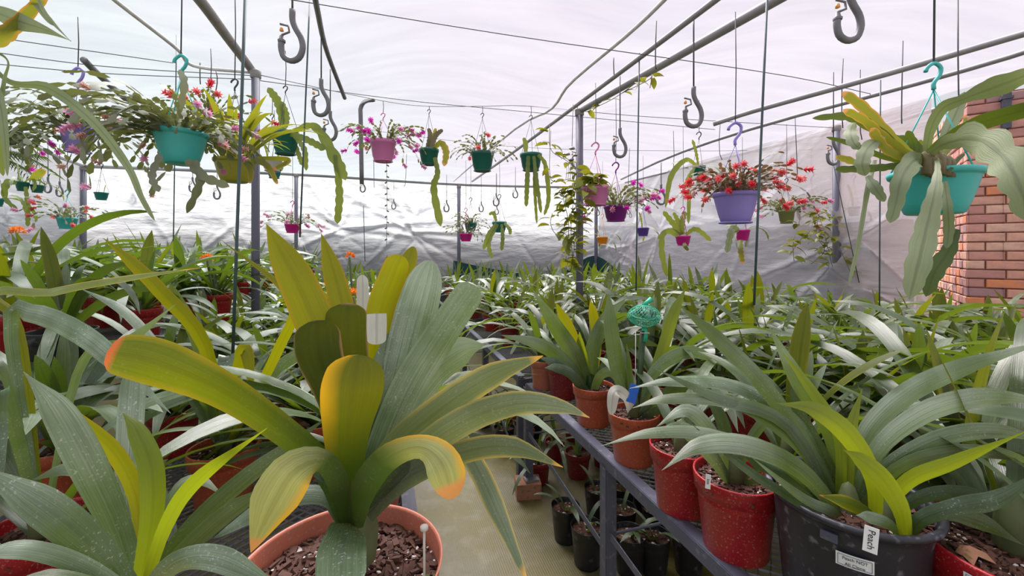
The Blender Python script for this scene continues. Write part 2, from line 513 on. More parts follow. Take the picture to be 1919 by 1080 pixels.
def spline(pts, n):
    """Catmull-Rom through tuples of any length"""
    a = np.array(pts, dtype=float)
    k = len(a)
    a = np.vstack([2 * a[0] - a[1], a, 2 * a[-1] - a[-2]])
    out = []
    for s in np.linspace(0, k - 1, n):
        i = min(int(s), k - 2)
        t = s - i
        p0, p1, p2, p3 = a[i], a[i + 1], a[i + 2], a[i + 3]
        out.append(0.5 * (2 * p1 + (p2 - p0) * t + (2 * p0 - 5 * p1 + 4 * p2 - p3) * t * t + (3 * p1 - p0 - 3 * p2 + p3) * t ** 3))
    return out


def tip_factor(t, tip):
    if tip == 'round':
        return math.sqrt(max(0.0, 1 - ((t - 0.88) / 0.12) ** 2)) if t > 0.88 else 1.0
    if tip == 'blunt':
        return math.sqrt(max(0.0, 1 - ((t - 0.95) / 0.05) ** 2)) if t > 0.95 else 1.0
    if tip == 'point':
        return max(0.0, (1 - t) / 0.45) ** 0.7 if t > 0.55 else 1.0
    return max(0.0, (1 - t) / 0.25) ** 0.6 if t > 0.75 else 1.0      # 'clivia'


def blade(origin, ctrl, rolls=0.0, fold=0.18, tip='clivia', seg=18, across=4, scallop=0.0, waves=7, thick=0.0):
    """strap leaf through control points (px, py, distance, width in px); roll turns the face away from the eye"""
    mb = MB()
    ease = 1.5 if tip in ('round', 'blunt') else 1.15
    seg = max(seg, 22) if tip in ('round', 'blunt') else seg
    if scallop:
        ease = 1.0
    ts = [1 - (1 - i / seg) ** ease for i in range(seg + 1)]
    sm = spline(ctrl, 241)
    sm = [sm[min(240, int(round(t * 240)))] for t in ts]
    pts = [P(s[0], s[1], s[2]) for s in sm]
    ws = [max(0.5, s[3]) * s[2] / F / 2 for s in sm]
    rolls = rolls if isinstance(rolls, (list, tuple)) else [rolls, rolls]
    eye = Vector((0, 0, CAMZ))
    rows, uvs, prev = [], [], None
    for i, p in enumerate(pts):
        t = ts[i]
        tg = (pts[min(i + 1, seg)] - pts[max(i - 1, 0)]).normalized()
        side = tg.cross((p - eye).normalized())
        side = side.normalized() if side.length > 1e-4 else (prev or tg.orthogonal().normalized())
        if prev is not None and side.dot(prev) < 0:
            side = -side
        prev = side
        q = p + side * 0.01
        seen = math.hypot(q.x / q.y - p.x / p.y, q.z / q.y - CAMZ / q.y - p.z / p.y + CAMZ / p.y) * F / (0.01 * F / p.y)
        wide = 1.0 / max(0.8, seen)
        k = t * (len(rolls) - 1)
        j = min(int(k), len(rolls) - 2)
        r = math.radians(rolls[j] + (rolls[j + 1] - rolls[j]) * (k - j))
        sd = (Matrix.Rotation(r, 3, tg) @ side)
        nm = sd.cross(tg)
        w = ws[i] * wide * tip_factor(t, tip)
        if scallop:
            w *= 1 - scallop * (0.5 - 0.5 * abs(math.sin(math.pi * waves * t + 0.4))) * 2
        w = max(w, 0.0004)
        fd = fold * (1.5 - t)
        row = []
        for q in range(across + 1):
            x = -1 + 2 * q / across
            row.append(p + sd * (w * x) + nm * (fd * w * (abs(x) - 0.5)) - Vector(origin))
            uvs.append((q / across, t))
        rows.append(row)
    mb.grid(rows, uvs=uvs)
    return mb


def arc_leaf(L, W, a0, a1, seg=10, across=2, fold=0.22, bend=0.0, tip='clivia', power=1.3, twist=0.0):
    """strap leaf rising from the origin along +x: starts at elevation a0, ends at a1 (degrees)"""
    rows, uvs = [], []
    x, z, y = 0.012, 0.0, 0.0
    ds = L / seg
    for i in range(seg + 1):
        t = i / seg
        a = math.radians(a0 + (a1 - a0) * t ** power)
        if i:
            x += math.cos(a) * ds
            z += math.sin(a) * ds
            y = bend * t * t
        w = W / 2 * (0.62 + 0.38 * min(1, t / 0.45)) * tip_factor(t, tip)
        w = max(w, 0.0005)
        nx, nz = -math.sin(a), math.cos(a)
        tw = math.radians(twist * t)
        fd = fold * (1.5 - t)
        row = []
        for q in range(across + 1):
            s = -1 + 2 * q / across
            h = fd * w * (abs(s) - 0.5)
            dy, dn = s * w * math.cos(tw), s * w * math.sin(tw) + h
            row.append((x + nx * dn, y + dy, z + nz * dn))
            uvs.append((q / across, t))
        rows.append(row)
    return MB().grid(rows, uvs=uvs)


# ------------------------------------------------------------------ the greenhouse
VB, UR, UL, ZR = 8.25, 4.5, -4.45, 2.8
structure(link('floor', MB().box((0, 4, -0.05), (16, 16, 0.1)).mesh('floor', M['floor'], False)))
gnd = structure(link('ground_outside', MB().box((0, 4, -0.16), (80, 80, 0.1)).mesh('ground_outside', M['earth'], False)))


def film_sheet(name, a, b, z0, z1, nu, nz, seed, amp=0.05, stars=6, mat='film_wall'):
    """hanging film between floor points a and b, gathered into folds that fan out from the places where it is pulled"""
    rg = np.random.RandomState(seed)
    a, b = Vector(a), Vector(b)
    L = (b - a).length
    nrm = Vector((0, 0, 1)).cross((b - a).normalized())
    S, Z = np.meshgrid(np.linspace(0, L, nu + 1), np.linspace(z0, z1, nz + 1))
    D = amp * 0.5 * np.sin(S * 1.1 + seed) * np.sin(Z * 1.3 + 1)
    for _ in range(stars):
        s0, zc = rg.uniform(0, L), rg.uniform(z0 + 0.2, z0 + 1.5)
        for _k in range(rg.randint(7, 13)):
            an = rg.uniform(-1.2, 1.2) + (math.pi if rg.rand() < .5 else 0)
            ca, sa = math.cos(an), math.sin(an)
            al = (S - s0) * ca + (Z - zc) * sa
            ac = -(S - s0) * sa + (Z - zc) * ca
            wd = 0.018 + 0.03 * np.clip(al, 0, 3)
            ln = rg.uniform(.5, 1.6)
            D += rg.uniform(-.05, .075) * np.exp(-(ac / wd) ** 2) * np.clip(al * 6, 0, 1) * np.exp(-np.clip(al, 0, 9) / ln)
    for _ in range(int(L * 3)):
        s0, zc, an = rg.uniform(0, L), rg.uniform(z0, z1), rg.uniform(-.35, .35)
        al = (S - s0) * math.cos(an) + (Z - zc) * math.sin(an)
        ac = -(S - s0) * math.sin(an) + (Z - zc) * math.cos(an)
        D += rg.uniform(-.012, .02) * np.exp(-(ac / .03) ** 2) * np.exp(-(al / rg.uniform(.4, 1.5)) ** 2)
    rows = [[a + (b - a) * (j / nu) + nrm * float(D[i, j]) + Vector((0, 0, float(Z[i, 0]))) for j in range(nu + 1)] for i in range(nz + 1)]
    return structure(link(name, MB().grid(rows).mesh(name, M[mat])))


film_sheet('wall_back', R(UL, VB), R(UR, VB), 0.75, ZR + 0.02, 330, 84, 3, stars=13)
film_sheet('wall_right', R(UR, VB), R(UR, 2.42), 0.6, ZR + 0.02, 240, 84, 5, stars=10)
film_sheet('wall_left', R(UL, -2.0), R(UL, VB), 0.3, ZR + 0.02, 240, 70, 8)
film_sheet('wall_front', R(UR, -2.0), R(UL, -2.0), 0.3, ZR + 0.02, 40, 16, 9)
film_sheet('wall_side', R(5.4, 0.8), R(5.4, -2.0), 0.3, ZR + 0.1, 20, 14, 10)

def roof_z(u, v):
    z = ZR + 0.05 + 0.2 * math.sin(math.pi * (u - 1.73) / 2.65) ** 2
    z += 0.05 * math.sin(math.pi * (v - 3.5) / 2.4) ** 2
    z += 0.05 * noise.noise(Vector((u * 0.9, v * 0.5, 1))) + 0.02 * noise.noise(Vector((u * 1.2, v * 3.5, 4)))
    e = min(1, (VB - v) / 0.5, (u - UL + 0.05) / 0.5)
    return ZR + 0.03 + (z - ZR - 0.03) * max(0.0, e)


# roof film: hangs in shallow waves between the purlins
rows = []
NU, NV = 110, 120
for i in range(NV + 1):
    v = -2.1 + (VB + 2.12) * i / NV
    row = []
    for j in range(NU + 1):
        u = UL - 0.05 + (5.5 - UL) * j / NU
        z = roof_z(u, v)
        row.append(R(u, v, z))
    rows.append(row)
structure(link('ceiling', MB().grid(rows).mesh('ceiling', M['film_roof'])))

# block wall standing outside, close behind the film: it greys the lower half of the sheets
mb = MB()
mb.box(R((UL + UR) / 2, VB + 0.36, 1.03), (UR - UL + 2.6, 0.15, 2.06), Matrix.Rotation(YAW, 3, 'Z'))
structure(link('wall_outside', mb.mesh('wall_outside', M['concrete_out'], False)))
mb = MB().box(R(UR + 0.4, 5.6, 0.9), (0.15, 5.6, 1.8), Matrix.Rotation(YAW, 3, 'Z'))
structure(link('wall_outside', mb.mesh('wall_outside', M['concrete_out'], False)))
mb = MB().box(R(UL - 0.4, 4.5, 0.95), (0.15, 8.5, 1.9), Matrix.Rotation(YAW, 3, 'Z'))
structure(link('wall_outside', mb.mesh('wall_outside', M['concrete_out'], False)))

# green shade net showing in the gaps under the film
for k, (c, l) in enumerate((([R(1.3, VB - 0.12, 1.30), R(1.9, VB - 0.12, 1.16), R(2.7, VB - 0.12, 1.02)], 'dark green shade net under the back film at the post'),
                            ([R(3.6, VB - 0.22, 1.05), R(UR - .2, VB - 0.22, 1.38), R(UR - 0.22, 6.7, 0.95)], 'dark green shade net gathered to a peak at the corner post'),
                            ([R(UR - 0.12, 5.4, 1.0), R(UR - 0.12, 4.5, 1.0)], 'dark green shade net low under the side film'))):
    mb = MB()
    top = spline([tuple(p) for p in c], 12)
    mb.grid([[(p[0], p[1], 0.5) for p in top], [tuple(p) for p in top]])
    mb.grid([[(p[0] * 1.004, p[1] * 1.004, 0.5) for p in top], [(p[0] * 1.004, p[1] * 1.004, p[2]) for p in top]])
    tag(link('shade_net', mb.mesh('shade_net', M['shade_net'])), l, 'netting')


# steel posts
def post(u, v, z, r, label):
    t = thing('steel_post', label, 'post', R(u, v, 0))
    link('pole', MB().tube([(0, 0, 0), (0, 0, z)], r, 14).mesh('pole', M['post']), t)
    link('base_plate', MB().box((0, 0, 0.006), (0.14, 0.14, 0.012)).mesh('base_plate', M['steel'], False), t)
    link('top_clamp', MB().lathe([(r + .002, z - .06), (r + .008, z - .055), (r + .008, z - .005), (r, z)], 14).mesh('top_clamp', M['pipe_rust']), t)
    return t


def post_px(px, py, d, r, label):
    p = P(px, py, d)
    u, v = UV(p)
    return post(u, v, p.z, r, label)


post_px(479, 132, 3.07, 0.028, 'tall grey steel post beside the yellow-green hanging pot')
post_px(1086, 205, 3.9, 0.034, 'tall grey steel post wrapped by a climbing vine')
post_px(1568, 236, 4.4, 0.037, 'grey steel post at the side film near the brick building')
post_px(156, 312, 6.5, 0.04, 'leaning grey post at the left end of the back wall')
post_px(555, 326, 7.1, 0.03, 'thin grey post at the back wall behind the magenta pot')
post_px(860, 347, 8.3, 0.034, 'thin grey post at the back wall by the paired small pots')
post_px(1117, 345, 8.9, 0.036, 'thin grey post in the far corner beside the orange pot')


def pipe(name, pts, r, label, mat='pipe', cat='pipe', sides=10, group=None, n=14):
    pts = [Vector(q) for q in spline([tuple(p) for p in pts], n)]
    o = pts[0].copy()
    return tag(link(name, MB().tube([p - o for p in pts], r, sides).mesh(name, M[mat]), None, o), label, cat, group)


pipe('roof_pipe', [PH(1500, -25, 2.81), PH(1455, 0, 2.81), PH(1270, 105, 2.8), PH(1090, 206, 2.79)], 0.028, 'thick grey roof pipe running up to the vine post')
pipe('roof_pipe', [PH(1400, -45, 2.83), PH(1341, 0, 2.83), PH(1150, 145, 2.82), PH(960, 287, 2.8), PH(885, 340, 2.79)], 0.018, 'long thin roof pipe just above the thick pipe')
pipe('roof_pipe', [PH(2000, 40, 2.78), PH(1919, 63, 2.8), PH(1650, 142, 2.8), PH(1420, 206, 2.78), PH(1370, 222, 2.76), PH(1337, 233, 2.72)], 0.022, 'curved roof pipe ending in a cap above the lilac pot')
pipe('roof_pipe', [PH(1985, 70, 2.76), PH(1919, 98, 2.76), PH(1700, 162, 2.78), PH(1420, 238, 2.78), PH(1260, 292, 2.78), PH(1164, 336, 2.78)], 0.018, 'pale straight roof pipe beneath the capped pipe')
pipe('wall_rail', [PH(1985, 125, 2.74), PH(1919, 149, 2.75), PH(1660, 234, 2.76), PH(1568, 247, 2.78), PH(1405, 285, 2.78), PH(1172, 342, 2.8)], 0.02, 'grey rail along the top of the side film')
pipe('wall_rail', [PH(20, 252, 2.8), PH(100, 290, 2.8), PH(160, 312, 2.8)], 0.026, 'grey rail along the top of the left film')
pipe('wall_rail', [P(160, 312, 6.5), P(555, 327, 7.1), P(860, 346, 8.3), P(1117, 352, 8.9)], 0.028, 'grey rail along the top of the back film')
pipe('roof_pipe', [PH(345, -30, 2.85), PH(375, 0, 2.85), PH(430, 75, 2.85), PH(475, 135, 2.84)], 0.03, 'rust-stained roof pipe meeting the post beside the yellow-green pot', 'pipe_rust')
pipe('roof_pipe', [PH(588, -20, 2.8), PH(595, 20, 2.8), PH(612, 95, 2.8), PH(646, 184, 2.7)], 0.015, 'dark curved hose pipe hanging down in the roof middle', 'hose')
pipe('roof_pipe', [P(157, 112, 2.9), P(185, 140, 3.1), P(240, 190, 3.6)], 0.022, 'short open-ended grey pipe behind the lilac hook', 'hose')
pipe('roof_pipe', [P(678, 345, 4.4), P(676, 225, 4.4), P(676, 203, 4.4), P(684, 190, 4.38), P(701, 187, 4.35)], 0.022, 'grey pipe bent like a cane behind the pink pot', 'hose', n=20)
for pts, lab in (([PH(1255, -12, 2.84), PH(1245, 0, 2.84), PH(1180, 62, 2.84), PH(1068, 157, 2.84), PH(1031, 206, 2.83), PH(960, 246, 2.83), PH(850, 340, 2.8)], 'pale folded seam cord of the roof film by the thin pipe'),
                 ([PH(190, -25, 2.84), PH(215, 0, 2.84), PH(330, 90, 2.84), PH(365, 124, 2.83), PH(475, 136, 2.83)], 'pale folded seam cord of the roof film beside the turquoise pot')):
    pipe('seam_cord', pts, 0.012, lab, 'wire_pale', 'cord', n=24)

for pts, r, lab in (
        ([PH(500, -8, 2.82), PH(980, 70, 2.8), PH(1460, 140, 2.8), PH(1640, 178, 2.8)], .003, 'thin wire sagging across the whole roof above the pipes'),
        ([PH(485, 151, 2.77), PH(760, 188, 2.74), PH(980, 209, 2.74), PH(1340, 243, 2.74)], .003, 'lower of the two close wires between the posts'),
        ([PH(-20, 66, 2.84), PH(25, 75, 2.84), PH(325, 118, 2.82)], .003, 'topmost of three thin wires over the hanging cacti'),
        ([PH(-20, 97, 2.82), PH(200, 125, 2.8), PH(475, 142, 2.8)], .003, 'middle of three thin wires over the hanging cacti'),
        ([PH(-20, 119, 2.78), PH(200, 138, 2.77), PH(475, 149, 2.77)], .003, 'lowest of three thin wires over the hanging cacti'),
        ([P(660, 240, 5.2), P(960, 275, 5.4), P(1270, 283, 5.6), P(1560, 280, 5.2)], .0025, 'faint wire stretched behind the row of green pots')):
    pipe('roof_wire', pts, r, lab, 'wire', 'wire', 5)

for (x0, y0, x1, y1, d, r, lab) in (
        (460, -15, 436, 672, 1.55, .0055, 'green coated rod standing before the yellow-green pot'),
        (581, -12, 562, 445, 2.6, .005, 'thin grey rod beside the dark curved hose pipe'),
        (1438, -12, 1413, 572, 1.95, .0055, 'green coated rod passing the lilac pot'),
        (1198, 100, 1192, 545, 2.9, .005, 'slim rod beside the purple pot'),
        (1650, 150, 1648, 590, 2.9, .0045, 'slim dark rod next to the large turquoise pot'),
        (331, 66, 325, 452, 3.2, .004, 'thin dark rod under the left turquoise pot'),
        (681, 385, 684, 490, 4.6, .004, 'dark cord below the double mist hook'),
        (1560, 300, 1610, 530, 4.0, .004, 'thin cord slanting past the side post')):
    pipe('hanging_rod', [P(x0, y0, d), P((x0 + x1) / 2, (y0 + y1) / 2, d), P(x1, y1, d)], r, lab, 'rod', 'rod', 7, n=4)

for k, (x0, y0, y1, d) in enumerate(((375, 128, 158, 3.2), (405, 131, 170, 3.3), (1150, 110, 140, 3.1), (1230, 100, 130, 2.6), (1795, 115, 190, 2.6), (1692, 170, 232, 3.1), (1350, 258, 300, 4.8), (1262, 290, 330, 5.4), (1490, 240, 335, 4.4),
                                 (700, 325, 352, 6.4), (762, 330, 350, 6.9), (1008, 345, 372, 8), (1180, 305, 345, 6.2), (1580, 148, 240, 3.4), (1612, 205, 262, 3.5))):
    q = P(x0, y0, d)
    q.z = roof_z(*UV(q))
    pipe('wire_end', [q, P(x0 + rnd.uniform(-3, 3), (y0 + y1) / 2, d), P(x0 + rnd.uniform(-5, 5), y1, d)], .004, 'short wire end hanging from the roof with nothing on it', 'wire', 'wire', 5, 'bare wire ends under the roof', 4)

# ------------------------------------------------------------------ brick building
bw = structure(link('wall_corner', None, None, P(1812, 469, 3.65) * 1))
bw.location.z = 0
DB, DA = Vector((0.81, -0.586, 0)).normalized(), Vector((0.586, 0.81, 0)).normalized()   # towards the eye / away from it
CH = 0.0785


def brick_mesh(l, seed):
    rg = random.Random(seed)
    h, w, b = 0.068, 0.10, 0.006
    mb = MB()
    j = lambda: rg.uniform(-.002, .002)
    fr = [(-l / 2 + b, -h / 2 + b), (l / 2 - b, -h / 2 + b), (l / 2 - b, h / 2 - b), (-l / 2 + b, h / 2 - b)]
    bk = [(-l / 2, -h / 2), (l / 2, -h / 2), (l / 2, h / 2), (-l / 2, h / 2)]
    vs = [(x + j(), 0 + j(), z + j()) for x, z in fr] + [(x, b, z) for x, z in bk] + [(x, w, z) for x, z in bk]
    fs = [(0, 1, 2, 3)]
    for i in range(4):
        k = (i + 1) % 4
        fs += [(i, i + 4, k + 4, k), (i + 4, i + 8, k + 8, k + 4)]
    return mb.add(vs, fs).mesh('brick', M['brick'], False)


B_LONG = [brick_mesh(0.222, s) for s in range(4)]
B_HEAD = [brick_mesh(0.104, s + 9) for s in range(4)]
mb = MB()
for d, L in ((DB, 2.2), (DA, 2.4)):
    n = Vector((d.y, -d.x, 0)) if d is DB else Vector((-d.y, d.x, 0))
    ins = -n * 0.012
    q = [ins + Vector((0, 0, 0)), ins + d * L, ins + d * L + Vector((0, 0, 2.83)), ins + Vector((0, 0, 2.83))]
    mb.add(q, [(0, 1, 2, 3)])
    mb.add([x - n * .2 for x in q], [(0, 1, 2, 3)])
link('mortar_bed', mb.mesh('mortar_bed', M['mortar'], False), bw)
rotB = math.atan2(DB.y, DB.x)
rotA = math.atan2(-DA.y, -DA.x)
for c in range(11, 36):
    z = (c + 0.5) * CH
    s = 0.0 if c % 2 else -0.116
    first = True
    x = 0.0
    while x < (1.1 if c < 30 else 1.5):
        if first and c % 2:
            l, ms = 0.104, B_HEAD
        else:
            l, ms = 0.222, B_LONG
        first = False
        out = rnd.uniform(-0.004, 0.008)
        nB = Vector((DB.y, -DB.x, 0))
        link('brick', rnd.choice(ms), bw, DB * (x + l / 2) + nB * out + Vector((0, 0, z)), (0, rnd.uniform(-.008, .008), rotB))
        x += l + 0.011
    x = 0.0
    nA = Vector((-DA.y, DA.x, 0))
    while x < 1.35:
        l = 0.104
        link('brick', rnd.choice(B_HEAD), bw, DA * (x + l / 2 + 0.008) + nA * rnd.uniform(-0.003, 0.006) + Vector((0, 0, z)), (0, rnd.uniform(-.01, .01), rotA))
        x += l + 0.011
o = PH(1855, 210, 2.6)
tag(link('steel_bracket', MB().box((0, 0, 0), (.05, .05, .30), Matrix.Rotation(rotB, 3, 'Z')).box((0, 0, .1), (.07, .07, .02), Matrix.Rotation(rotB, 3, 'Z')).mesh('steel_bracket', M['steel'], False), None, bw.location + DB * .22 + Vector((DB.y, -DB.x, 0)) * .03 + Vector((0, 0, 2.66))), 'short dark steel post top against the brick building', 'bracket')

# ------------------------------------------------------------------ benches
ZB = 0.68


def bar(mb, a, b, w, h):
    a, b = Vector(a), Vector(b)
    d = b - a
    q = d.to_track_quat('X', 'Z').to_matrix()
    return mb.box((a + b) / 2, (d.length, w, h), q)


def angle_iron(a, b, w=0.042, th=0.005, flip=1):
    """L section: one upright flange, one flat flange"""
    a, b = Vector(a), Vector(b)
    d = (b - a).normalized()
    s = Vector((0, 0, 1)).cross(d) * flip
    mb = MB()
    bar(mb, a - Vector((0, 0, w / 2)), b - Vector((0, 0, w / 2)), th, w)
    bar(mb, a + s * w / 2, b + s * w / 2, w, th)
    return mb


def lattice(u0, u1, v0, v1, step, name, parent, o, ZB=ZB):
    """expanded metal: wavy strands that touch their neighbours"""
    mb = MB()
    du, dv = step, step * 0.42
    n = int((v1 - v0) / dv)
    m = int((u1 - u0) / du * 2)
    for i in range(n):
        v = v0 + i * dv
        s = 1 if i % 2 else -1
        a, b, c = [], [], []
        for j in range(m + 1):
            w = dv * 0.5 * s * (1 if j % 2 else -1)
            u = u0 + j * du / 2
            a.append(R(u, v + w - .0016, ZB - .004) - o)
            b.append(R(u, v + w + .0016, ZB) - o)
            c.append(R(u, v + w + .0016, ZB - .008) - o)
        mb.grid([a, b, c])
    return stuff(link(name, mb.mesh(name, M['mesh'], False), parent))


def bench(label, ue, uo, vs, inner, strip, ZB=ZB):
    """ue: aisle edge, uo: far edge; vs: stations of the legs"""
    o = R(ue, vs[0], 0)
    t = thing('plant_bench', label, 'bench', o)
    sg = 1 if uo > ue else -1
    link('edge_rail', angle_iron(R(ue, vs[0], ZB) - o, R(ue, vs[-1], ZB) - o, flip=-sg).mesh('edge_rail', M['steel'], False), t)
    link('edge_rail', angle_iron(R(uo, vs[0], ZB) - o, R(uo, vs[-1], ZB) - o, flip=sg).mesh('edge_rail', M['steel'], False), t)
    for v in vs:
        for u in (ue, uo):
            mb = MB()
            mb.box(R(u + sg * .0225, v, ZB / 2 - .02) - o, (.045, .005, ZB - .02), Matrix.Rotation(YAW, 3, 'Z'))
            mb.box(R(u, v + .0225, ZB / 2 - .02) - o, (.005, .045, ZB - .02), Matrix.Rotation(YAW, 3, 'Z'))
            link('leg', mb.mesh('leg', M['steel'], False), t)
        link('cross_bar', bar(MB(), R(ue, v, ZB - .03) - o, R(uo, v, ZB - .03) - o, .03, .03).mesh('cross_bar', M['steel'], False), t)
        link('tie_rod', MB().tube([R(ue + .02 * sg, v + .02, .36) - o, R(uo, v + .02, .36) - o], .006, 8).mesh('tie_rod', M['steel']), t)
    for a, b in zip(vs[:-1], vs[1:]):
        link('brace', bar(MB(), R(ue + sg * .01, b - .02, .38) - o, R(ue + sg * .01, a + .02, .30 if inner else .10) - o, .004, .028).mesh('brace', M['steel'], False), t)
    us = ue + sg * strip
    lattice(min(ue, us), max(ue, us), vs[0], min(vs[-1], 4.2), 0.042, 'mesh_top', t, o, ZB)
    mb = MB()
    k = 0
    u = us
    while (uo - u) * sg > 0:
        bar(mb, R(u, vs[0], ZB - .004) - o, R(u, vs[-1], ZB - .004) - o, .012, .006)
        u += sg * 0.09
    stuff(link('mesh_top', mb.mesh('mesh_top', M['mesh'], False), t))
    return t


bench('steel mesh bench of red and black pots on the far side of the aisle', 0.84, 4.2, (0.35, 1.48, 2.45), True, 1.1)
bench('further steel mesh bench continuing the row towards the back wall', 0.84, 4.2, (2.6, 3.6, 4.6, 5.7, 6.8, 7.8), False, 0.5)
bench('low steel mesh bench under the big yellow-edged clivia', 0.10, -1.12, (0.3, 1.5, 2.6, 3.6, 4.6, 5.7, 6.8, 7.8), False, 0.9)
ZH = 1.0
bench('raised steel mesh bench along the left film', -1.2, -4.1, (0.9, 2.0, 3.1, 4.2, 5.4, 6.6, 7.8), False, 0.6, ZH)

# mossy block under the leg
t = thing('leg_block', 'mossy orange block with a tin packer under the bench leg', 'block', R(0.84, 2.45, 0.0))
mb = MB().box((0.01, 0, 0.045), (0.15, 0.12, 0.09), Matrix.Rotation(0.1, 3, 'Z'))
link('block', mb.mesh('block', M['stone'], False), t)
link('packer', MB().box((0.03, -0.005, 0.097), (0.085, 0.06, 0.012), Matrix.Rotation(0.3, 3, 'Z')).mesh('packer', M['silver'], False), t)


# ------------------------------------------------------------------ pots and clivias
def pot_profile(r, h, style):
    b = r * 0.74
    if style == 'tub':
        return [(0, 0.004), (r * 0.80, 0), (r * 0.80, 0.006), (r * 0.93, h * .86), (r * .97, h * .93), (r * 1.03, h * .945), (r * 1.05, h * .97), (r * 1.03, h), (r * .97, h * .995), (r * .95, h * .97), (r * .90, h * .72)]
    if style == 'smooth':
        return [(0, 0.004), (b, 0), (b + .002, .004), (r * .98, h * .97), (r, h), (r * .985, h * 1.0), (r * .965, h * .985), (r * .93, h * .72)]
    return [(0, 0.004), (b, 0), (b + .002, .004), (r * .90, h * .76), (r * .915, h * .77), (r * .97, h * .775), (r * 1.0, h * .985), (r * .995, h), (r * .955, h), (r * .94, h * .97), (r * .90, h * .70)]


POT, SOIL = {}, {}


def pot_mesh(colour, r, h, style='rim', seg=28):
    k = (colour, r, h, style, seg)
    if k not in POT:
        POT[k] = MB().lathe(pot_profile(r, h, style), seg).mesh('pot', M[colour])
    return POT[k]


def soil_mesh(r, h, fine=False):
    k = (r, h, fine)
    if k not in SOIL:
        n, s = (10, 36) if fine else (4, 18)
        rows = []
        for i in range(n + 1):
            q = r * .955 * i / n
            rows.append([(q * math.cos(a), q * math.sin(a), h * .86 + (0.012 if fine else .008) * noise.noise(Vector((q * math.cos(a) * 45, q * math.sin(a) * 45, r)))) for a in (2 * math.pi * j / s for j in range(s))])
        SOIL[k] = MB().grid(rows, closed=True).mesh('soil', M['soil'])
    return SOIL[k]


def chips(parent_soil, r, h, n, seed, big=1.0):
    """bark pieces and perlite strewn on the soil"""
    rg = random.Random(seed)
    for name, mat, num, s0 in (('bark_chips', 'bark', n, .016), ('perlite', 'perlite', n // 5, .005)):
        mb = MB()
        for _ in range(num):
            q, a = r * .93 * math.sqrt(rg.random()), rg.uniform(0, 6.283)
            l = s0 * rg.uniform(.5, 1.5) * big
            rot = Matrix.Rotation(rg.uniform(0, 6.28), 3, 'Z') @ Matrix.Rotation(rg.uniform(-.5, .5), 3, 'X') @ Matrix.Rotation(rg.uniform(-.5, .5), 3, 'Y')
            w = l * (rg.uniform(.25, .6) if name == 'bark_chips' else .8)
            mb.box((q * math.cos(a), q * math.sin(a), h * .86 + rg.uniform(.001, .008)), (l, w, w * rg.uniform(.3, .6)), rot)
        stuff(link(name, mb.mesh(name, M[mat], False), parent_soil))


def potted(name, label, cat, loc, colour, r, h, style='rim', group=None, fine=0, seed=0, seg=28):
    t = thing(name, label, cat, loc, 0, group)
    link('pot', pot_mesh(colour, r, h, style, 56 if fine else seg), t)
    rs = r * (.945 if style == 'tub' else 1)
    s = link('soil', soil_mesh(rs, h, bool(fine)), t)
    if fine:
        chips(s, rs, h, fine, seed)
    return t


def leaf_obj(root, ctrl, mat='leaf', name='leaf', **kw):
    me = blade(root.location, ctrl, **kw).mesh(name, M[mat])
    return link(name, me, root)


# pools of shared leaves
rl = random.Random(5)
POOL_NEAR, POOL_MID, POOL_FAR = [], [], []
for k in range(16):
    up = k % 4 == 0
    args = dict(L=rl.uniform(.54, .80) * (.68 if up else 1), W=rl.uniform(.042, .062), a0=rl.uniform(40, 76) if not up else rl.uniform(76, 88), a1=rl.uniform(-55, 0) if not up else rl.uniform(35, 72), bend=rl.uniform(-.05, .05), twist=rl.uniform(-35, 35), power=rl.uniform(.9, 1.5))
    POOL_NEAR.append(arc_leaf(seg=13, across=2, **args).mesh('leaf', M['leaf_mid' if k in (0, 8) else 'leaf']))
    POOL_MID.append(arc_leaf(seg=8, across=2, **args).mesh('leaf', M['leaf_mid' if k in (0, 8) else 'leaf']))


def leaf_set(rg, n, spread=1.0):
    """azimuth, lean and pool index for the leaves of one plant: two opposite ranks, younger leaves upright in the middle"""
    fan = rg.uniform(0, math.pi)
    out = []
    for i in range(n):
        az = fan + (math.pi if i % 2 else 0) + rg.gauss(0, 0.5)
        inner = i / n
        k = rg.choice([0, 4, 8, 12]) if inner > 0.8 else rg.choice([1, 2, 3, 5, 6, 7, 9, 10, 11, 13, 14, 15])
        out.append((az, k, rg.uniform(.75, 1.12), rg.uniform(-8, 10) * spread))
    return out


# whole crowns for plants too far away to tell the leaves apart
FAR = []
for k in range(7):
    rg = random.Random(100 + k)
    mb = MB()
    yb = MB()
    for (az, j, s, lean) in leaf_set(rg, 17):
        a = arc_leaf(L=rg.uniform(.46, .66) * s, W=rg.uniform(.042, .058), a0=rg.uniform(48, 82), a1=rg.uniform(-50, 0) if j % 4 else rg.uniform(40, 72), seg=6, across=2, bend=rg.uniform(-.05, .05), twist=rg.uniform(-35, 35))
        m = Matrix.Rotation(az, 3, 'Z')
        mb.add([m @ Vector(q) for q in a.v], a.f, a.uv)
    FAR.append(mb.mesh('leaves', M['leaf_far']))

STALK = MB().lathe([(.016, 0), (.024, .01), (.022, .05), (.014, .10), (0, .11)], 10).mesh('leaf_base', M['stalk'])


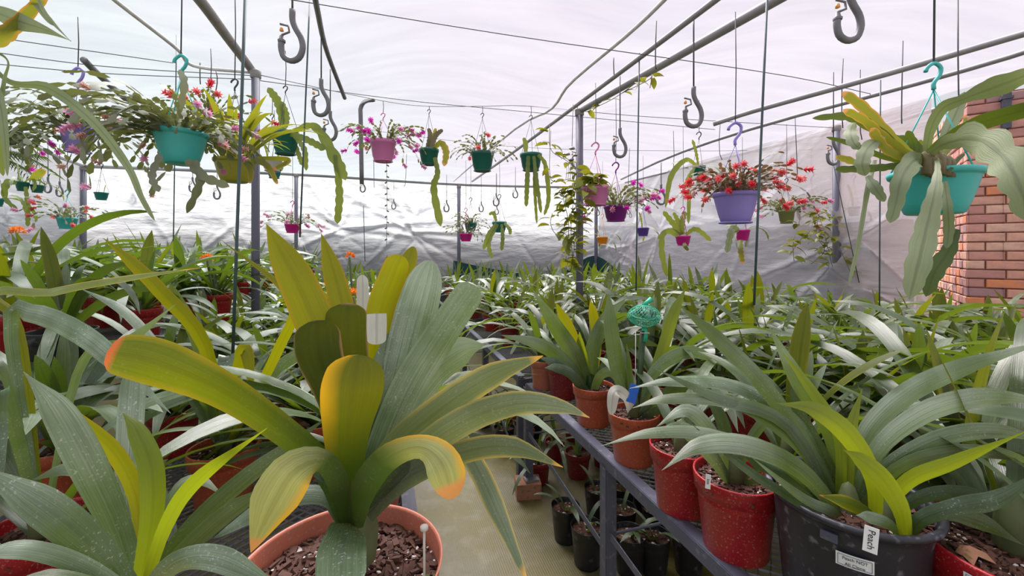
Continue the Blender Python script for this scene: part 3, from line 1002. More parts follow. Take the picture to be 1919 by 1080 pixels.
def auto_clivia(u, v, scale, pot, r, h, rg, label, group, z=ZB, n=None, near=None, name='potted_clivia'):
    loc = R(u, v, z)
    d = loc.y
    t = potted(name, label, 'plant', loc, pot, r, h, 'rim', group, seg=28 if d < 3 else 14)
    if d > 4.6 and near is None:
        o = stuff(link('leaves', rg.choice(FAR), t, (0, 0, h * .84), (rg.uniform(-.1, .1), rg.uniform(-.1, .1), rg.uniform(0, 6.28)), (scale, scale, scale * rg.uniform(.85, 1.1))))
        return t
    pool = POOL_NEAR if d < 2.4 else POOL_MID
    link('leaf_base', STALK, t, (0, 0, h * .84))
    for (az, k, s, lean) in leaf_set(rg, n or (rg.randint(19, 23) if d < 2.8 else rg.randint(15, 19))):
        if 0.8 < u < 1.6 and v < 2.6 and math.cos(az - math.pi - YAW) > .35:
            az += math.pi          # the row behind the edge pots leans away from the aisle
        link('leaf', pool[k], t, (0, 0, h * .86), (0, math.radians(lean), az), (s * scale, s * scale, s * scale))
    return t


# --- orange umbels
def umbel_mesh(seed, mat='f_orange'):
    rg = random.Random(seed)
    mb = MB()
    for i in range(11):
        az, el = rg.uniform(0, 6.28), rg.uniform(.1, 1.3)
        d = Vector((math.cos(az) * math.cos(el), math.sin(az) * math.cos(el), math.sin(el)))
        s = d.orthogonal().normalized()
        b = d.cross(s)
        for k in range(5):
            w = s * math.cos(k * 1.2566) + b * math.sin(k * 1.2566)
            tq = d.cross(w)
            a0, a1, a2 = d * .03 + w * .004, d * .065 + w * .014, d * .085 + w * .032
            mb.add([a0, a1 + tq * .009, a2, a1 - tq * .009], [(0, 1, 2, 3)])
    return mb.mesh('flower_head', M[mat])


UMBEL = [umbel_mesh(1), umbel_mesh(2)]


def add_umbel(root, top, k=0, s=1.0):
    """flower stalk ending in a head of orange flowers at a world point"""
    rel = Vector(top) - root.location
    st = link('flower_stalk', MB().tube([(0, 0, .15), (rel.x * .5, rel.y * .5, rel.z * .6), rel], .008, 7).mesh('flower_stalk', M['stalk']), root)
    link('flower_head', UMBEL[k % 2], root, rel, (0, 0, k), (s, s, s))


# ================================================================== hand-built plants of the foreground
# --- the big clivia with yellow margins
c = P(641, 1000, 0.70)
A = potted('potted_clivia', 'big broad-leaved clivia with yellow leaf margins in a salmon pot', 'plant', (c.x, c.y, 0.68), 'pot_salmon', 0.165, 0.30, 'smooth', None, 900, 3)
bx, by = 660, 985
for ctrl, mat, kw in (
        # back row, upright
        ([(bx, by, .74, 40), (640, 820, .78, 60), (605, 650, .80, 78), (562, 540, .82, 76), (522, 465, .84, 50), (499, 420, .85, 22)], 'leaf_olive', dict(tip='x', rolls=-12)),
        ([(bx, by, .76, 30), (668, 750, .86, 45), (645, 590, .90, 50), (622, 500, .92, 40), (602, 438, .93, 22)], 'leaf_olive', dict(tip='x', rolls=20)),
        ([(bx + 10, by, .76, 30), (690, 760, .88, 50), (712, 590, .92, 54), (735, 520, .94, 52), (752, 478, .95, 46)], 'leaf_olive', dict(tip='round', rolls=15)),
        ([(bx + 10, by, .78, 30), (700, 760, .90, 40), (735, 590, .96, 40), (758, 510, .98, 38), (775, 462, 1.0, 24)], 'leaf_olive', dict(tip='round', rolls=-20)),
        ([(bx + 10, by, .76, 35), (712, 850, .80, 55), (752, 700, .84, 74), (780, 590, .88, 80), (808, 488, .92, 60)], 'leaf_grey', dict(tip='round', rolls=8)),
        ([(bx + 10, by, .74, 35), (710, 860, .76, 58), (765, 730, .79, 68), (832, 620, .82, 64), (890, 535, .85, 58)], 'leaf_grey', dict(tip='blunt', rolls=18)),
        ([(bx, by, .74, 35), (665, 850, .78, 60), (655, 700, .80, 78), (650, 620, .81, 82), (652, 568, .82, 78)], 'leaf_rim', dict(tip='round', rolls=5, fold=.3)),
        ([(bx, by, .72, 35), (650, 850, .74, 45), (625, 740, .75, 70), (598, 660, .76, 92), (594, 600, .77, 84)], 'leaf_rim', dict(tip='round', rolls=-8, fold=.25)),
        ([(bx, by, .68, 45), (652, 900, .66, 62), (652, 810, .65, 92), (662, 730, .65, 120), (672, 665, .66, 92)], 'leaf_edge', dict(tip='round', rolls=6, fold=.22)),
        ([(706, 588, .80, 37), (706, 612, .79, 38), (706, 646, .78, 34)], 'leaf_white', dict(tip='round', fold=.05, seg=10)),
        ([(bx + 8, by, .74, 25), (690, 830, .79, 40), (715, 700, .83, 46), (738, 640, .86, 40), (748, 598, .88, 26)], 'leaf_grey', dict(tip='x', rolls=20)),
        ([(bx + 8, by, .78, 25), (680, 760, 1.0, 24), (680, 560, 1.06, 24), (679, 515, 1.08, 20)], 'leaf_white', dict(tip='round', rolls=10)),
        # arching to the aisle
        ([(bx + 12, by, .73, 30), (725, 860, .72, 52), (815, 775, .70, 58), (920, 705, .68, 50), (1018, 667, .67, 30)], 'leaf_greytip', dict(tip='x', rolls=12)),
        ([(bx + 12, by, .72, 30), (740, 890, .68, 48), (850, 800, .62, 56), (960, 757, .58, 48), (1050, 762, .56, 32), (1105, 783, .55, 14)], 'leaf_greytip', dict(tip='x', rolls=10)),
        ([(bx + 12, by, .71, 30), (750, 905, .68, 42), (860, 850, .63, 46), (960, 838, .60, 42), (1055, 876, .58, 18)], 'leaf_greytip', dict(tip='x', rolls=14)),
        ([(bx + 15, by, .74, 25), (760, 840, .84, 34), (835, 805, .86, 36), (890, 870, .82, 38), (935, 965, .78, 40), (990, 1095, .72, 34)], 'leaf_greytip', dict(tip='x', rolls=[20, -10])),
        ([(bx + 15, by, .76, 25), (730, 830, .86, 44), (800, 710, .92, 60), (862, 658, .94, 58), (908, 646, .94, 26)], 'leaf_grey', dict(tip='x', rolls=10)),
        ([(bx + 10, by, .72, 22), (715, 920, .68, 38), (790, 850, .66, 42), (880, 800, .65, 36)], 'leaf_dark', dict(tip='x', rolls=30)),
        ([(bx + 15, by - 5, .74, 20), (700, 900, .76, 30), (770, 850, .78, 34), (850, 830, .8, 24)], 'leaf_dark', dict(tip='x', rolls=30)),
        # curled-over yellow leaves in front
        ([(bx, by + 5, .66, 40), (680, 920, .62, 52), (725, 860, .59, 52), (785, 838, .57, 48), (828, 868, .55, 74), (850, 935, .55, 62)], 'leaf_pale', dict(tip='round', rolls=[0, 12, 18, 5])),
        ([(bx - 5, by, .66, 40), (632, 900, .60, 45), (600, 864, .57, 50), (548, 888, .55, 84), (508, 955, .54, 92), (470, 1036, .54, 50)], 'leaf_pale', dict(tip='x', rolls=[0, -12, -15, -5])),
        ([(bx - 5, by, .68, 22), (625, 905, .64, 30), (605, 885, .63, 34), (648, 880, .62, 18)], 'leaf_dark', dict(tip='x', rolls=30, seg=12)),
        # the club with the burnt tip reaching to the left
        ([(bx - 5, by, .70, 45), (610, 880, .66, 52), (520, 800, .60, 60), (410, 728, .53, 76), (290, 678, .48, 98), (200, 660, .46, 74)], 'leaf_burnt', dict(tip='blunt', rolls=-6, fold=.3)),
        ([(bx - 8, by, .72, 36), (610, 930, .72, 40), (520, 940, .70, 40), (400, 1010, .66, 30)], 'leaf_dark', dict(tip='x', rolls=20)),
        # towards the eye
        ([(655, 985, .655, 60), (648, 1000, .61, 74), (640, 1040, .56, 96), (640, 1110, .50, 100)], 'leaf_grey', dict(tip='round', rolls=5))):
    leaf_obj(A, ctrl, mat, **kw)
mb = MB().lathe([(.032, -.01), (.036, .03), (.030, .09), (.024, .14)], 16)
link('leaf_base', mb.mesh('leaf_base', M['stalk']), A, P(bx, 985, .70) - A.location + Vector((0, .02, -.06)))
tg_ = link('plant_tag', MB().tube([(0, 0, -.03), (0, 0, .045)], .002, 6).lathe([(0, .043), (.006, .045), (.006, .05), (0, .052)], 10).mesh('plant_tag', M['perlite']), A, P(795, 1050, .62) - A.location)
mb = MB()
for i in range(9):
    q = P(800 + rnd.uniform(-14, 16), 1020 + rnd.uniform(-18, 14), .70) - A.location
    q.z = .30 * .86 + .012
    a = rnd.uniform(0, 6)
    mb.add([q, q + Vector((.006 * math.cos(a) - .003 * math.sin(a), .006 * math.sin(a) + .003 * math.cos(a), .006)), q + Vector((.011 * math.cos(a), .011 * math.sin(a), .005)), q + Vector((.006 * math.cos(a) + .003 * math.sin(a), .006 * math.sin(a) - .003 * math.cos(a), .006))], [(0, 1, 2, 3)])
stuff(link('weed_seedlings', mb.mesh('weed_seedlings', M['leaf_young']), A))

# --- clivia in the near corner
c = P(262, 1180, 0.56)
Bp = potted('potted_clivia', 'clivia with a bright yellow-green centre leaf in the near corner', 'plant', (c.x, c.y, 0.68), 'pot_terracotta', 0.13, 0.26, 'rim', None, 300, 8)
bx, by = 258, 1120
for ctrl, mat, kw in (
        ([(bx, by, .56, 40), (225, 1000, .56, 62), (160, 860, .54, 82), (105, 765, .53, 66), (44, 697, .52, 16)], 'leaf_grey', dict(tip='n', rolls=10)),
        ([(bx, by, .58, 30), (262, 960, .62, 40), (215, 850, .62, 42), (120, 770, .60, 34), (48, 700, .59, 14)], 'leaf_olive', dict(tip='n', rolls=-25)),
        ([(bx, by, .58, 34), (240, 960, .63, 50), (245, 800, .68, 56), (252, 690, .72, 50)], 'leaf_grey', dict(tip='round', rolls=14)),
        ([(bx, by, .55, 34), (284, 980, .56, 48), (284, 880, .57, 54), (258, 810, .58, 42), (230, 774, .585, 16)], 'leaf_young', dict(tip='n', rolls=8)),
        ([(bx + 10, by, .55, 22), (310, 990, .54, 32), (370, 900, .53, 30), (500, 803, .52, 8)], 'leaf_young', dict(tip='n', rolls=25)),
        ([(bx, by, .53, 45), (180, 1030, .50, 80), (90, 955, .47, 92), (-30, 880, .45, 60)], 'leaf_grey', dict(tip='n', rolls=8)),
        ([(bx, by, .52, 30), (150, 1058, .48, 46), (50, 1030, .45, 46), (-50, 1040, .43, 30)], 'leaf_grey', dict(tip='n', rolls=15)),
        ([(bx + 10, by, .58, 25), (340, 1010, .60, 34), (450, 905, .64, 36), (610, 785, .70, 20)], 'leaf_dark', dict(tip='n', rolls=25)),
        ([(bx + 12, by, .58, 25), (340, 1040, .58, 36), (430, 960, .60, 38), (520, 905, .62, 12)], 'leaf_dark', dict(tip='n', rolls=30)),
        ([(bx + 10, by, .53, 30), (330, 1055, .50, 42), (410, 1048, .48, 56), (520, 1100, .46, 40)], 'leaf_grey', dict(tip='n', rolls=10)),
        ([(bx, by, .50, 30), (130, 1090, .46, 50), (40, 1085, .44, 50)], 'leaf', dict(tip='n', rolls=20)),
        ([(bx, by, .60, 20), (190, 920, .66, 30), (130, 880, .68, 28), (60, 900, .68, 12)], 'leaf', dict(tip='n', rolls=20)),
        ([(bx + 5, by, .60, 18), (320, 940, .66, 24), (370, 900, .68, 24), (420, 930, .68, 8)], 'leaf', dict(tip='n', rolls=-20))):
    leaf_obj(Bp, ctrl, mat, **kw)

# --- black tub on the bench
c = P(1588, 968, 0.98)
Cp = potted('potted_clivia', 'many-leaved clivia clump in a large scuffed black tub', 'plant', (c.x, c.y, 0.68), 'pot_slate', 0.158, 0.262, 'tub', None, 700, 12)
L3 = [
    ([(1580, 975, .98, 25), (1520, 850, 1.0, 30), (1430, 720, 1.04, 34), (1340, 630, 1.08, 30), (1272, 572, 1.1, 12)], 'leaf', dict(rolls=25)),
    ([(1585, 975, 1.0, 25), (1560, 820, 1.04, 34), (1500, 720, 1.06, 34), (1440, 610, 1.10, 14)], 'leaf', dict(rolls=10)),
    ([(1585, 975, .98, 22), (1590, 860, 1.0, 26), (1596, 800, 1.0, 24), (1616, 728, 1.02, 8)], 'leaf_young', dict(rolls=5)),
    ([(1575, 960, .98, 24), (1573, 820, 1.0, 26), (1520, 730, 1.02, 22), (1465, 660, 1.04, 8)], 'leaf_young', dict(rolls=30)),
    ([(1640, 1010, .92, 25), (1638, 900, .91, 38), (1590, 815, .90, 44), (1525, 768, .89, 32), (1456, 756, .88, 8)], 'leaf_young', dict(rolls=25)),
    ([(1698, 1030, .86, 20), (1690, 960, .85, 36), (1655, 900, .84, 40), (1612, 862, .84, 28), (1580, 843, .84, 6)], 'leaf_young', dict(rolls=10)),
    ([(1700, 1020, .88, 18), (1725, 975, .86, 36), (1800, 950, .84, 44), (1870, 935, .82, 44), (1960, 880, .8, 22)], 'leaf_dark', dict(rolls=20)),
    ([(1595, 965, 1.0, 25), (1615, 830, 1.02, 40), (1690, 745, 1.02, 48), (1800, 690, 1.0, 42), (1960, 640, .98, 20)], 'leaf_grey', dict(rolls=20)),
    ([(1600, 965, .99, 25), (1640, 850, .98, 38), (1730, 775, .96, 48), (1840, 745, .94, 44), (1960, 752, .92, 24)], 'leaf_grey', dict(rolls=20)),
    ([(1605, 965, .98, 25), (1660, 880, .96, 36), (1760, 823, .93, 42), (1860, 808, .91, 36), (1960, 826, .9, 20)], 'leaf_grey', dict(rolls=25)),
    ([(1605, 970, .97, 22), (1680, 880, .94, 30), (1780, 848, .92, 34), (1880, 852, .9, 26), (1960, 880, .9, 10)], 'leaf', dict(rolls=30)),
    ([(1640, 990, .94, 22), (1700, 905, .90, 40), (1790, 866, .87, 36), (1930, 806, .84, 6)], 'leaf_young', dict(rolls=35)),
    ([(1640, 990, .95, 20), (1700, 880, .94, 26), (1735, 850, .93, 6)], 'leaf_young', dict(rolls=20)),
    ([(1645, 990, .95, 22), (1720, 935, .93, 30), (1800, 925, .92, 34), (1900, 950, .9, 22)], 'leaf_dark', dict(rolls=20)),
    ([(1650, 995, .94, 22), (1760, 965, .9, 28), (1830, 975, .88, 34), (1921, 1024, .86, 8)], 'leaf', dict(rolls=10)),
    ([(1580, 970, .96, 25), (1500, 880, .92, 36), (1400, 835, .88, 44), (1310, 836, .85, 38), (1240, 882, .83, 8)], 'leaf', dict(rolls=25)),
    ([(1575, 970, .97, 20), (1470, 870, .94, 26), (1330, 815, .9, 30), (1220, 812, .88, 24), (1126, 836, .86, 5)], 'leaf', dict(rolls=30)),
    ([(1575, 965, .98, 22), (1480, 800, 1.0, 28), (1360, 752, 1.0, 30), (1250, 748, .98, 24), (1185, 765, .97, 6)], 'leaf', dict(rolls=35)),
    ([(1575, 960, 1.0, 22), (1500, 800, 1.04, 28), (1380, 725, 1.06, 30), (1260, 715, 1.06, 24), (1180, 728, 1.06, 6)], 'leaf_grey', dict(rolls=35)),
    ([(1580, 965, .99, 20), (1510, 850, 1.0, 26), (1420, 775, 1.0, 28), (1320, 735, 1.0, 22), (1225, 690, 1.0, 6)], 'leaf', dict(rolls=35)),
    ([(1575, 975, .96, 22), (1490, 900, .95, 24), (1420, 870, .94, 20), (1380, 830, .94, 6)], 'leaf_dark', dict(rolls=25)),
    ([(1570, 985, .95, 18), (1480, 930, .92, 20), (1400, 880, .9, 18), (1290, 790, .9, 5)], 'leaf_dark', dict(rolls=30)),
    ([(1590, 965, 1.0, 20), (1560, 880, 1.04, 26), (1480, 800, 1.08, 26), (1420, 760, 1.1, 8)], 'leaf_dark', dict(rolls=10)),
    ([(1595, 965, 1.0, 20), (1545, 860, 1.03, 26), (1500, 780, 1.06, 28), (1478, 700, 1.08, 10)], 'leaf_dark', dict(rolls=-20)),
    ([(1600, 965, 1.0, 20), (1650, 850, 1.04, 24), (1700, 800, 1.06, 26), (1780, 790, 1.06, 8)], 'leaf', dict(rolls=-10)),
    ([(1640, 985, .93, 10), (1625, 962, .90, 20), (1585, 942, .88, 26), (1535, 928, .87, 8)], 'leaf_burnt', dict(rolls=10, seg=12)),
    ([(1690, 1010, .88, 8), (1665, 982, .86, 20), (1630, 970, .85, 24), (1604, 966, .845, 6)], 'leaf_grey', dict(rolls=5, seg=12)),
    ([(1585, 985, .95, 14), (1560, 960, .92, 22), (1500, 930, .9, 18), (1400, 850, .88, 5)], 'leaf', dict(rolls=25))]
for ctrl, mat, kw in L3:
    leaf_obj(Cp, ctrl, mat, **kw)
for (x, y, d, r) in ((1590, 985, .96, .03), (1665, 1015, .92, .018), (1698, 1025, .87, .012)):
    link('leaf_base', MB().lathe([(r, -.03), (r * 1.05, .01), (r * .8, .06), (r * .4, .10), (0, .11)], 14).mesh('leaf_base', M['stalk']), Cp, P(x, y, d) - Cp.location + Vector((0, 0, -.01)))


def text_on(parent, body, loc, rot, size, mat='ink'):
    cu = bpy.data.curves.new('lettering', 'FONT')
    cu.body = body
    cu.size = size
    cu.align_x = 'CENTER'
    cu.align_y = 'CENTER'
    cu.extrude = 0.0002
    cu.materials.append(M[mat])
    tmp = bpy.data.objects.new('lettering_tmp', cu)
    COL.objects.link(tmp)
    dg = bpy.context.evaluated_depsgraph_get()
    me = bpy.data.meshes.new_from_object(tmp.evaluated_get(dg))
    bpy.data.objects.remove(tmp)
    return link('lettering', me, parent, loc, rot)


def pot_label(root, r, h, az, zrel, w, hh, lines, size):
    """paper sticker bent round the pot wall, facing direction az"""
    rows = []
    n = 8
    rr = r
    for z in (zrel - hh / 2, zrel + hh / 2):
        rows.append([(rr * math.cos(az + (k / n - .5) * w / r), rr * math.sin(az + (k / n - .5) * w / r), z) for k in range(n + 1)])
    lab = link('paper_label', MB().grid(rows).mesh('paper_label', M['tag']), root)
    for z, b in lines:
        text_on(lab, b, ((rr + .002) * math.cos(az), (rr + .002) * math.sin(az), zrel + z), (math.radians(90), 0, az + math.pi / 2), size)
    # printed frame
    e = MB()
    for a, b in (((-.44, -.38), (.44, -.38)), ((-.44, .38), (.44, .38)), ((-.44, -.38), (-.44, .38)), ((.44, -.38), (.44, .38))):
        pts = []
        for k in range(5):
            x, z = a[0] + (b[0] - a[0]) * k / 4, a[1] + (b[1] - a[1]) * k / 4
            an = az + x * w / r
            pts.append(((rr + .001) * math.cos(an), (rr + .001) * math.sin(an), zrel + z * hh))
        e.tube(pts, .0005, 4)
    link('printed_frame', e.mesh('printed_frame', M['ink_blue'], False), lab)
    return lab


def az_of(root, px, r, lo=-math.pi, hi=0):
    """direction on a pot's wall whose point projects to column px"""
    best = None
    for k in range(400):
        a = lo + (hi - lo) * k / 399
        x, y = root.location.x + r * math.cos(a), root.location.y + r * math.sin(a)
        e = abs(CX + F * x / y - px)
        n = math.cos(a) * -x + math.sin(a) * -y
        if n > 0 and (best is None or e < best[0]):
            best = (e, a)
    return best[1]


def stick_tag(root, px, py, d, w, h, body, lean=0.0, mat='tag', size=.012, vertical=True):
    p = P(px, py, d) - root.location
    mb = MB().box((0, 0, 0), (w, .0012, h))
    o = link('plant_tag', mb.mesh('plant_tag', M[mat], False), root, p, (math.radians(-10), math.radians(lean), -math.atan2(p.x + root.location.x, p.y + root.location.y) * .8))
    if body:
        text_on(o, body, (0, -.0012, 0), (math.radians(90), math.radians(90) if vertical else 0, 0), size)
    return o


pot_label(Cp, .152, .262, az_of(Cp, 1602, .15), .185, .062, .027, [(.005, 'Peach NOT'), (-.006, 'All Clone')], .0085)
link('rim_clip', MB().box((0, 0, 0), (.03, .004, .018)).tube([(0, -.003, 0), (0, .003, 0)], .002, 6).mesh('rim_clip', M['steel'], False), Cp,
     Vector((.154 * math.cos(az_of(Cp, 1553, .155)), .154 * math.sin(az_of(Cp, 1553, .155)), .222)), (0, 0, az_of(Cp, 1553, .155) + math.pi / 2))
stick_tag(Cp, 1632, 1012, .80, .022, .046, 'Peach', 6, size=.015)

# --- red pot with the printed label at the frame's corner
c = P(1915, 1000, 0.86)
Dp = potted('potted_clivia', 'clivia in a wide red pot with a printed name label beside the black tub', 'plant', (c.x, c.y, 0.66), 'pot_red', 0.17, 0.235, 'rim', None, 500, 14)
pot_label(Dp, .1705, .235, az_of(Dp, 1858, .168), .207, .075, .022, [(0, 'Appleblossom')], .0115)
Dp_n = random.Random(77)
link('leaf_base', STALK, Dp, (0.02, .03, .2), (0, 0, 0), (1.4, 1.4, 1.4))
for i, (az, k, s, lean) in enumerate(leaf_set(Dp_n, 13)):
    link('leaf', POOL_NEAR[k], Dp, (.02, .03, .2), (0, math.radians(lean), Dp_n.uniform(-.2, 2.0)), (s, s, s))
link('fallen_leaf', MB().grid([[(0, 0, 0), (.02, .01, .012), (.045, 0, .004)], [(.0, .02, .006), (.024, .03, .02), (.05, .022, .01)], [(.004, .04, 0), (.026, .05, .008), (.046, .04, 0)]]).mesh('fallen_leaf', M['stone']), Dp, (-.12, -.02, .21))


# --- the row of pots along the bench edge
def edge_pot(label, px, base_y, colour, r, h, fine, seed, style='rim'):
    d = (CAMZ - ZB) * F / (base_y - HY) + r * 0.75
    c = P(px, 600, d)
    return potted('potted_clivia', label, 'plant', (c.x, c.y, ZB), colour, r, h, style, None, fine, seed)


E1 = edge_pot('clivia in a bright red pot with a white tag next to the black tub', 1378, 1068, 'pot_red', .108, .205, 260, 21)
E2 = edge_pot('clivia in a speckled red pot second from the black tub', 1277, 978, 'pot_red', .098, .20, 220, 22)
E3 = edge_pot('clivia in an orange terracotta pot with a netted seed head', 1187, 880, 'pot_terracotta', .098, .19, 220, 23)
E4 = edge_pot('fan-leaved clivia in a terracotta pot at the bench corner', 1112, 805, 'pot_terracotta', .098, .18, 200, 24)
E5 = edge_pot('clivia in a maroon pot behind the fan-leaved one at the bench corner', 1055, 752, 'pot_maroon', .092, .19, 0, 25)
E6 = edge_pot('clivia in a dull salmon pot at the end of the bench', 1018, 733, 'pot_salmon', .08, .17, 0, 26)
stick_tag(E1, 1327, 903, 1.06, .012, .034, 'kos', 4, size=.009)
stick_tag(E1, 1464, 913, 1.16, .014, .026, 'lot', 0, size=.008)


def fill_leaves(root, h, n, seed, pool=POOL_NEAR, scale=1.0, avoid_front=0.35, azr=None):
    rg = random.Random(seed)
    link('leaf_base', STALK, root, (0, 0, h * .86))
    for (az, k, s, lean) in leaf_set(rg, n):
        az = math.atan2(math.sin(az), math.cos(az))
        if math.sin(az) < -avoid_front and k % 4:
            az = -az
        if azr:
            az = rg.uniform(*azr)
        link('leaf', pool[k], root, (0, 0, h * .86), (0, math.radians(lean), az), (s * scale,) * 3)


for ctrl, mat, kw in (
        ([(1372, 910, 1.16, 16), (1330, 850, 1.14, 28), (1280, 805, 1.1, 30), (1220, 812, 1.08, 8)], 'leaf_grey', dict(rolls=20)),
        ([(1372, 910, 1.16, 16), (1345, 830, 1.16, 26), (1290, 770, 1.16, 28), (1230, 800, 1.14, 10)], 'leaf_grey', dict(rolls=20)),
        ([(1374, 910, 1.17, 16), (1366, 840, 1.2, 24), (1350, 780, 1.22, 24), (1320, 745, 1.24, 8)], 'leaf_dark', dict(rolls=10)),
        ([(1376, 910, 1.17, 14), (1380, 870, 1.2, 18), (1384, 840, 1.2, 16), (1386, 820, 1.2, 6)], 'leaf_young', dict(rolls=10)),
        ([(1376, 912, 1.17, 12), (1420, 880, 1.16, 14), (1480, 876, 1.14, 12), (1540, 890, 1.12, 4)], 'leaf_dark', dict(rolls=30)),
        ([(1376, 915, 1.16, 12), (1430, 900, 1.12, 14), (1500, 902, 1.1, 12), (1545, 918, 1.1, 4)], 'leaf_dark', dict(rolls=30)),
        ([(1374, 910, 1.18, 14), (1410, 820, 1.22, 22), (1460, 770, 1.24, 22), (1530, 760, 1.24, 6)], 'leaf', dict(rolls=20))):
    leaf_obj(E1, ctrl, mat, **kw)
link('leaf_base', STALK, E1, (0, 0, .205 * .84))
fill_leaves(E2, .20, 9, 31, scale=.7, azr=(-.3, 2.2))
fill_leaves(E3, .19, 6, 33, scale=.7, azr=(-.3, 2.2))
for ctrl, mat, kw in (
        ([(1186, 785, 1.66, 14), (1175, 745, 1.6, 18), (1152, 735, 1.55, 24), (1145, 778, 1.53, 16)], 'leaf_white', dict(tip='round', rolls=10)),
        ([(1196, 785, 1.66, 16), (1160, 700, 1.72, 28), (1146, 620, 1.76, 28), (1140, 550, 1.8, 20)], 'leaf', dict(rolls=8)),
        ([(1198, 785, 1.66, 16), (1225, 700, 1.7, 24), (1290, 660, 1.7, 26), (1370, 690, 1.68, 8)], 'leaf_grey', dict(rolls=20)),
        ([(1198, 785, 1.66, 16), (1240, 745, 1.66, 24), (1300, 720, 1.64, 26), (1390, 740, 1.6, 8)], 'leaf', dict(rolls=20)),
        ([(1194, 785, 1.68, 16), (1240, 660, 1.8, 22), (1262, 590, 1.84, 22), (1285, 540, 1.9, 10)], 'leaf_young', dict(rolls=8)),
        ([(1192, 790, 1.66, 12), (1235, 770, 1.6, 18), (1270, 780, 1.56, 18), (1290, 800, 1.54, 6)], 'leaf_dark', dict(rolls=20))):
    leaf_obj(E3, ctrl, mat, **kw)
# seed head wrapped in net
top = P(1207, 590, 1.68) - E3.location
link('flower_stalk', MB().tube([(0, 0, .15), P(1198, 720, 1.67) - E3.location, P(1205, 620, 1.68) - E3.location], [.014, .012, .012], 10).mesh('flower_stalk', M['leaf_dark']), E3)
rg = random.Random(4)
for i in range(22):
    a, e = rg.uniform(0, 6.283), rg.uniform(-.5, 1.2)
    q = top + Vector((.042 * math.cos(a) * math.cos(e), .042 * math.sin(a) * math.cos(e), .022 * math.sin(e)))
    link('seed_berry', bpy.data.meshes.get('seed_berry') or MB().lathe([(0, -.014), (.008, -.011), (.011, 0), (.008, .011), (0, .014)], 10).mesh('seed_berry', M['bud']), E3, q, (rg.uniform(-1, 1), rg.uniform(-1, 1), 0))
mb = MB()
for k in range(26):
    a = 2 * math.pi * k / 26
    for s in (1, -1):
        pts = []
        for q in range(13):
            e = q / 12
            rr = .058 * math.sin(math.pi * min(1, e * 1.0)) ** .6 * (1 if e < .55 else 1) + .006
            aa = a + s * e * 1.5
            pts.append(top + Vector((rr * math.cos(aa), rr * math.sin(aa), -.05 + .09 * e)))
        mb.tube(pts, .0008, 3, False)
mb.tube([top + Vector((0, 0, -.05)), top + Vector((0.002, 0, -.07)), top + Vector((-.002, 0, -.105))], [.009, .013, .016], 8)
mb.tube([top + Vector((0, 0, .035)), top + Vector((.012, 0, .05)), top + Vector((.03, 0, .062))], [.012, .008, .012], 7)
mb.tube([top + Vector((.05 * math.cos(q) , .05 * math.sin(q) , .012 * math.sin(q * 1.0))) for q in np.linspace(0, 6.283, 20)], .003, 5)
link('net_bag', mb.mesh('net_bag', M['net']), E3)
link('tie_wire', MB().tube([top + Vector((-.02, -.015, -.07)), top + Vector((.015, -.02, -.07)), top + Vector((.015, .012, -.07)), top + Vector((-.03, .01, -.068)), top + Vector((-.035, -.005, -.2)), top + Vector((-.04, 0, -.42))], .0018, 5).mesh('tie_wire', M['wire_pale']), E3)
stick_tag(E3, 1186, 738, 1.60, .035, .07, None, 15, 'blue')

for ctrl, mat, kw in (
        ([(1106, 742, 2.02, 22), (1080, 672, 2.02, 30), (1040, 610, 2.0, 28), (998, 542, 2.0, 10)], 'leaf', dict(rolls=5)),
        ([(1106, 742, 2.02, 20), (1060, 680, 1.98, 26), (1010, 645, 1.94, 24), (938, 628, 1.9, 10)], 'leaf', dict(rolls=15)),
        ([(1106, 742, 2.04, 18), (1082, 660, 2.06, 24), (1062, 610, 2.06, 24), (1042, 568, 2.06, 14)], 'leaf_olive', dict(rolls=5)),
        ([(1108, 742, 2.04, 22), (1110, 660, 2.08, 28), (1135, 600, 2.1, 26), (1172, 560, 2.12, 12)], 'leaf', dict(rolls=5)),
        ([(1107, 742, 2.04, 16), (1095, 680, 2.06, 18), (1088, 650, 2.06, 16), (1086, 622, 2.06, 8)], 'leaf_young', dict(rolls=5)),
        ([(1108, 742, 2.04, 16), (1118, 640, 2.12, 20), (1112, 590, 2.14, 18), (1106, 562, 2.14, 8)], 'leaf_olive', dict(rolls=5)),
        ([(1104, 742, 2.0, 16), (1070, 700, 1.96, 20), (1040, 680, 1.92, 20), (1010, 670, 1.9, 8)], 'leaf_dark', dict(rolls=15)),
        ([(1104, 744, 2.0, 14), (1075, 705, 1.94, 18), (1045, 690, 1.9, 18), (1020, 690, 1.86, 8)], 'leaf_dark', dict(rolls=15)),
        ([(1110, 742, 2.0, 14), (1125, 705, 1.94, 18), (1150, 700, 1.9, 20), (1172, 740, 1.88, 8)], 'leaf_grey', dict(rolls=15)),
        ([(1108, 742, 2.04, 16), (1150, 660, 2.1, 22), (1190, 640, 2.14, 22), (1240, 650, 2.16, 8)], 'leaf_dark', dict(rolls=15))):
    leaf_obj(E4, ctrl, mat, **kw)
link('leaf_base', MB().lathe([(.022, -.02), (.024, .02), (.03, .07), (.02, .12)], 12).mesh('leaf_base', M['leaf_dark']), E4, P(1106, 742, 2.03) - E4.location + Vector((0, 0, -.02)))
fill_leaves(E5, .19, 10, 35, POOL_MID, .9)
fill_leaves(E6, .17, 10, 36, POOL_MID, .85)

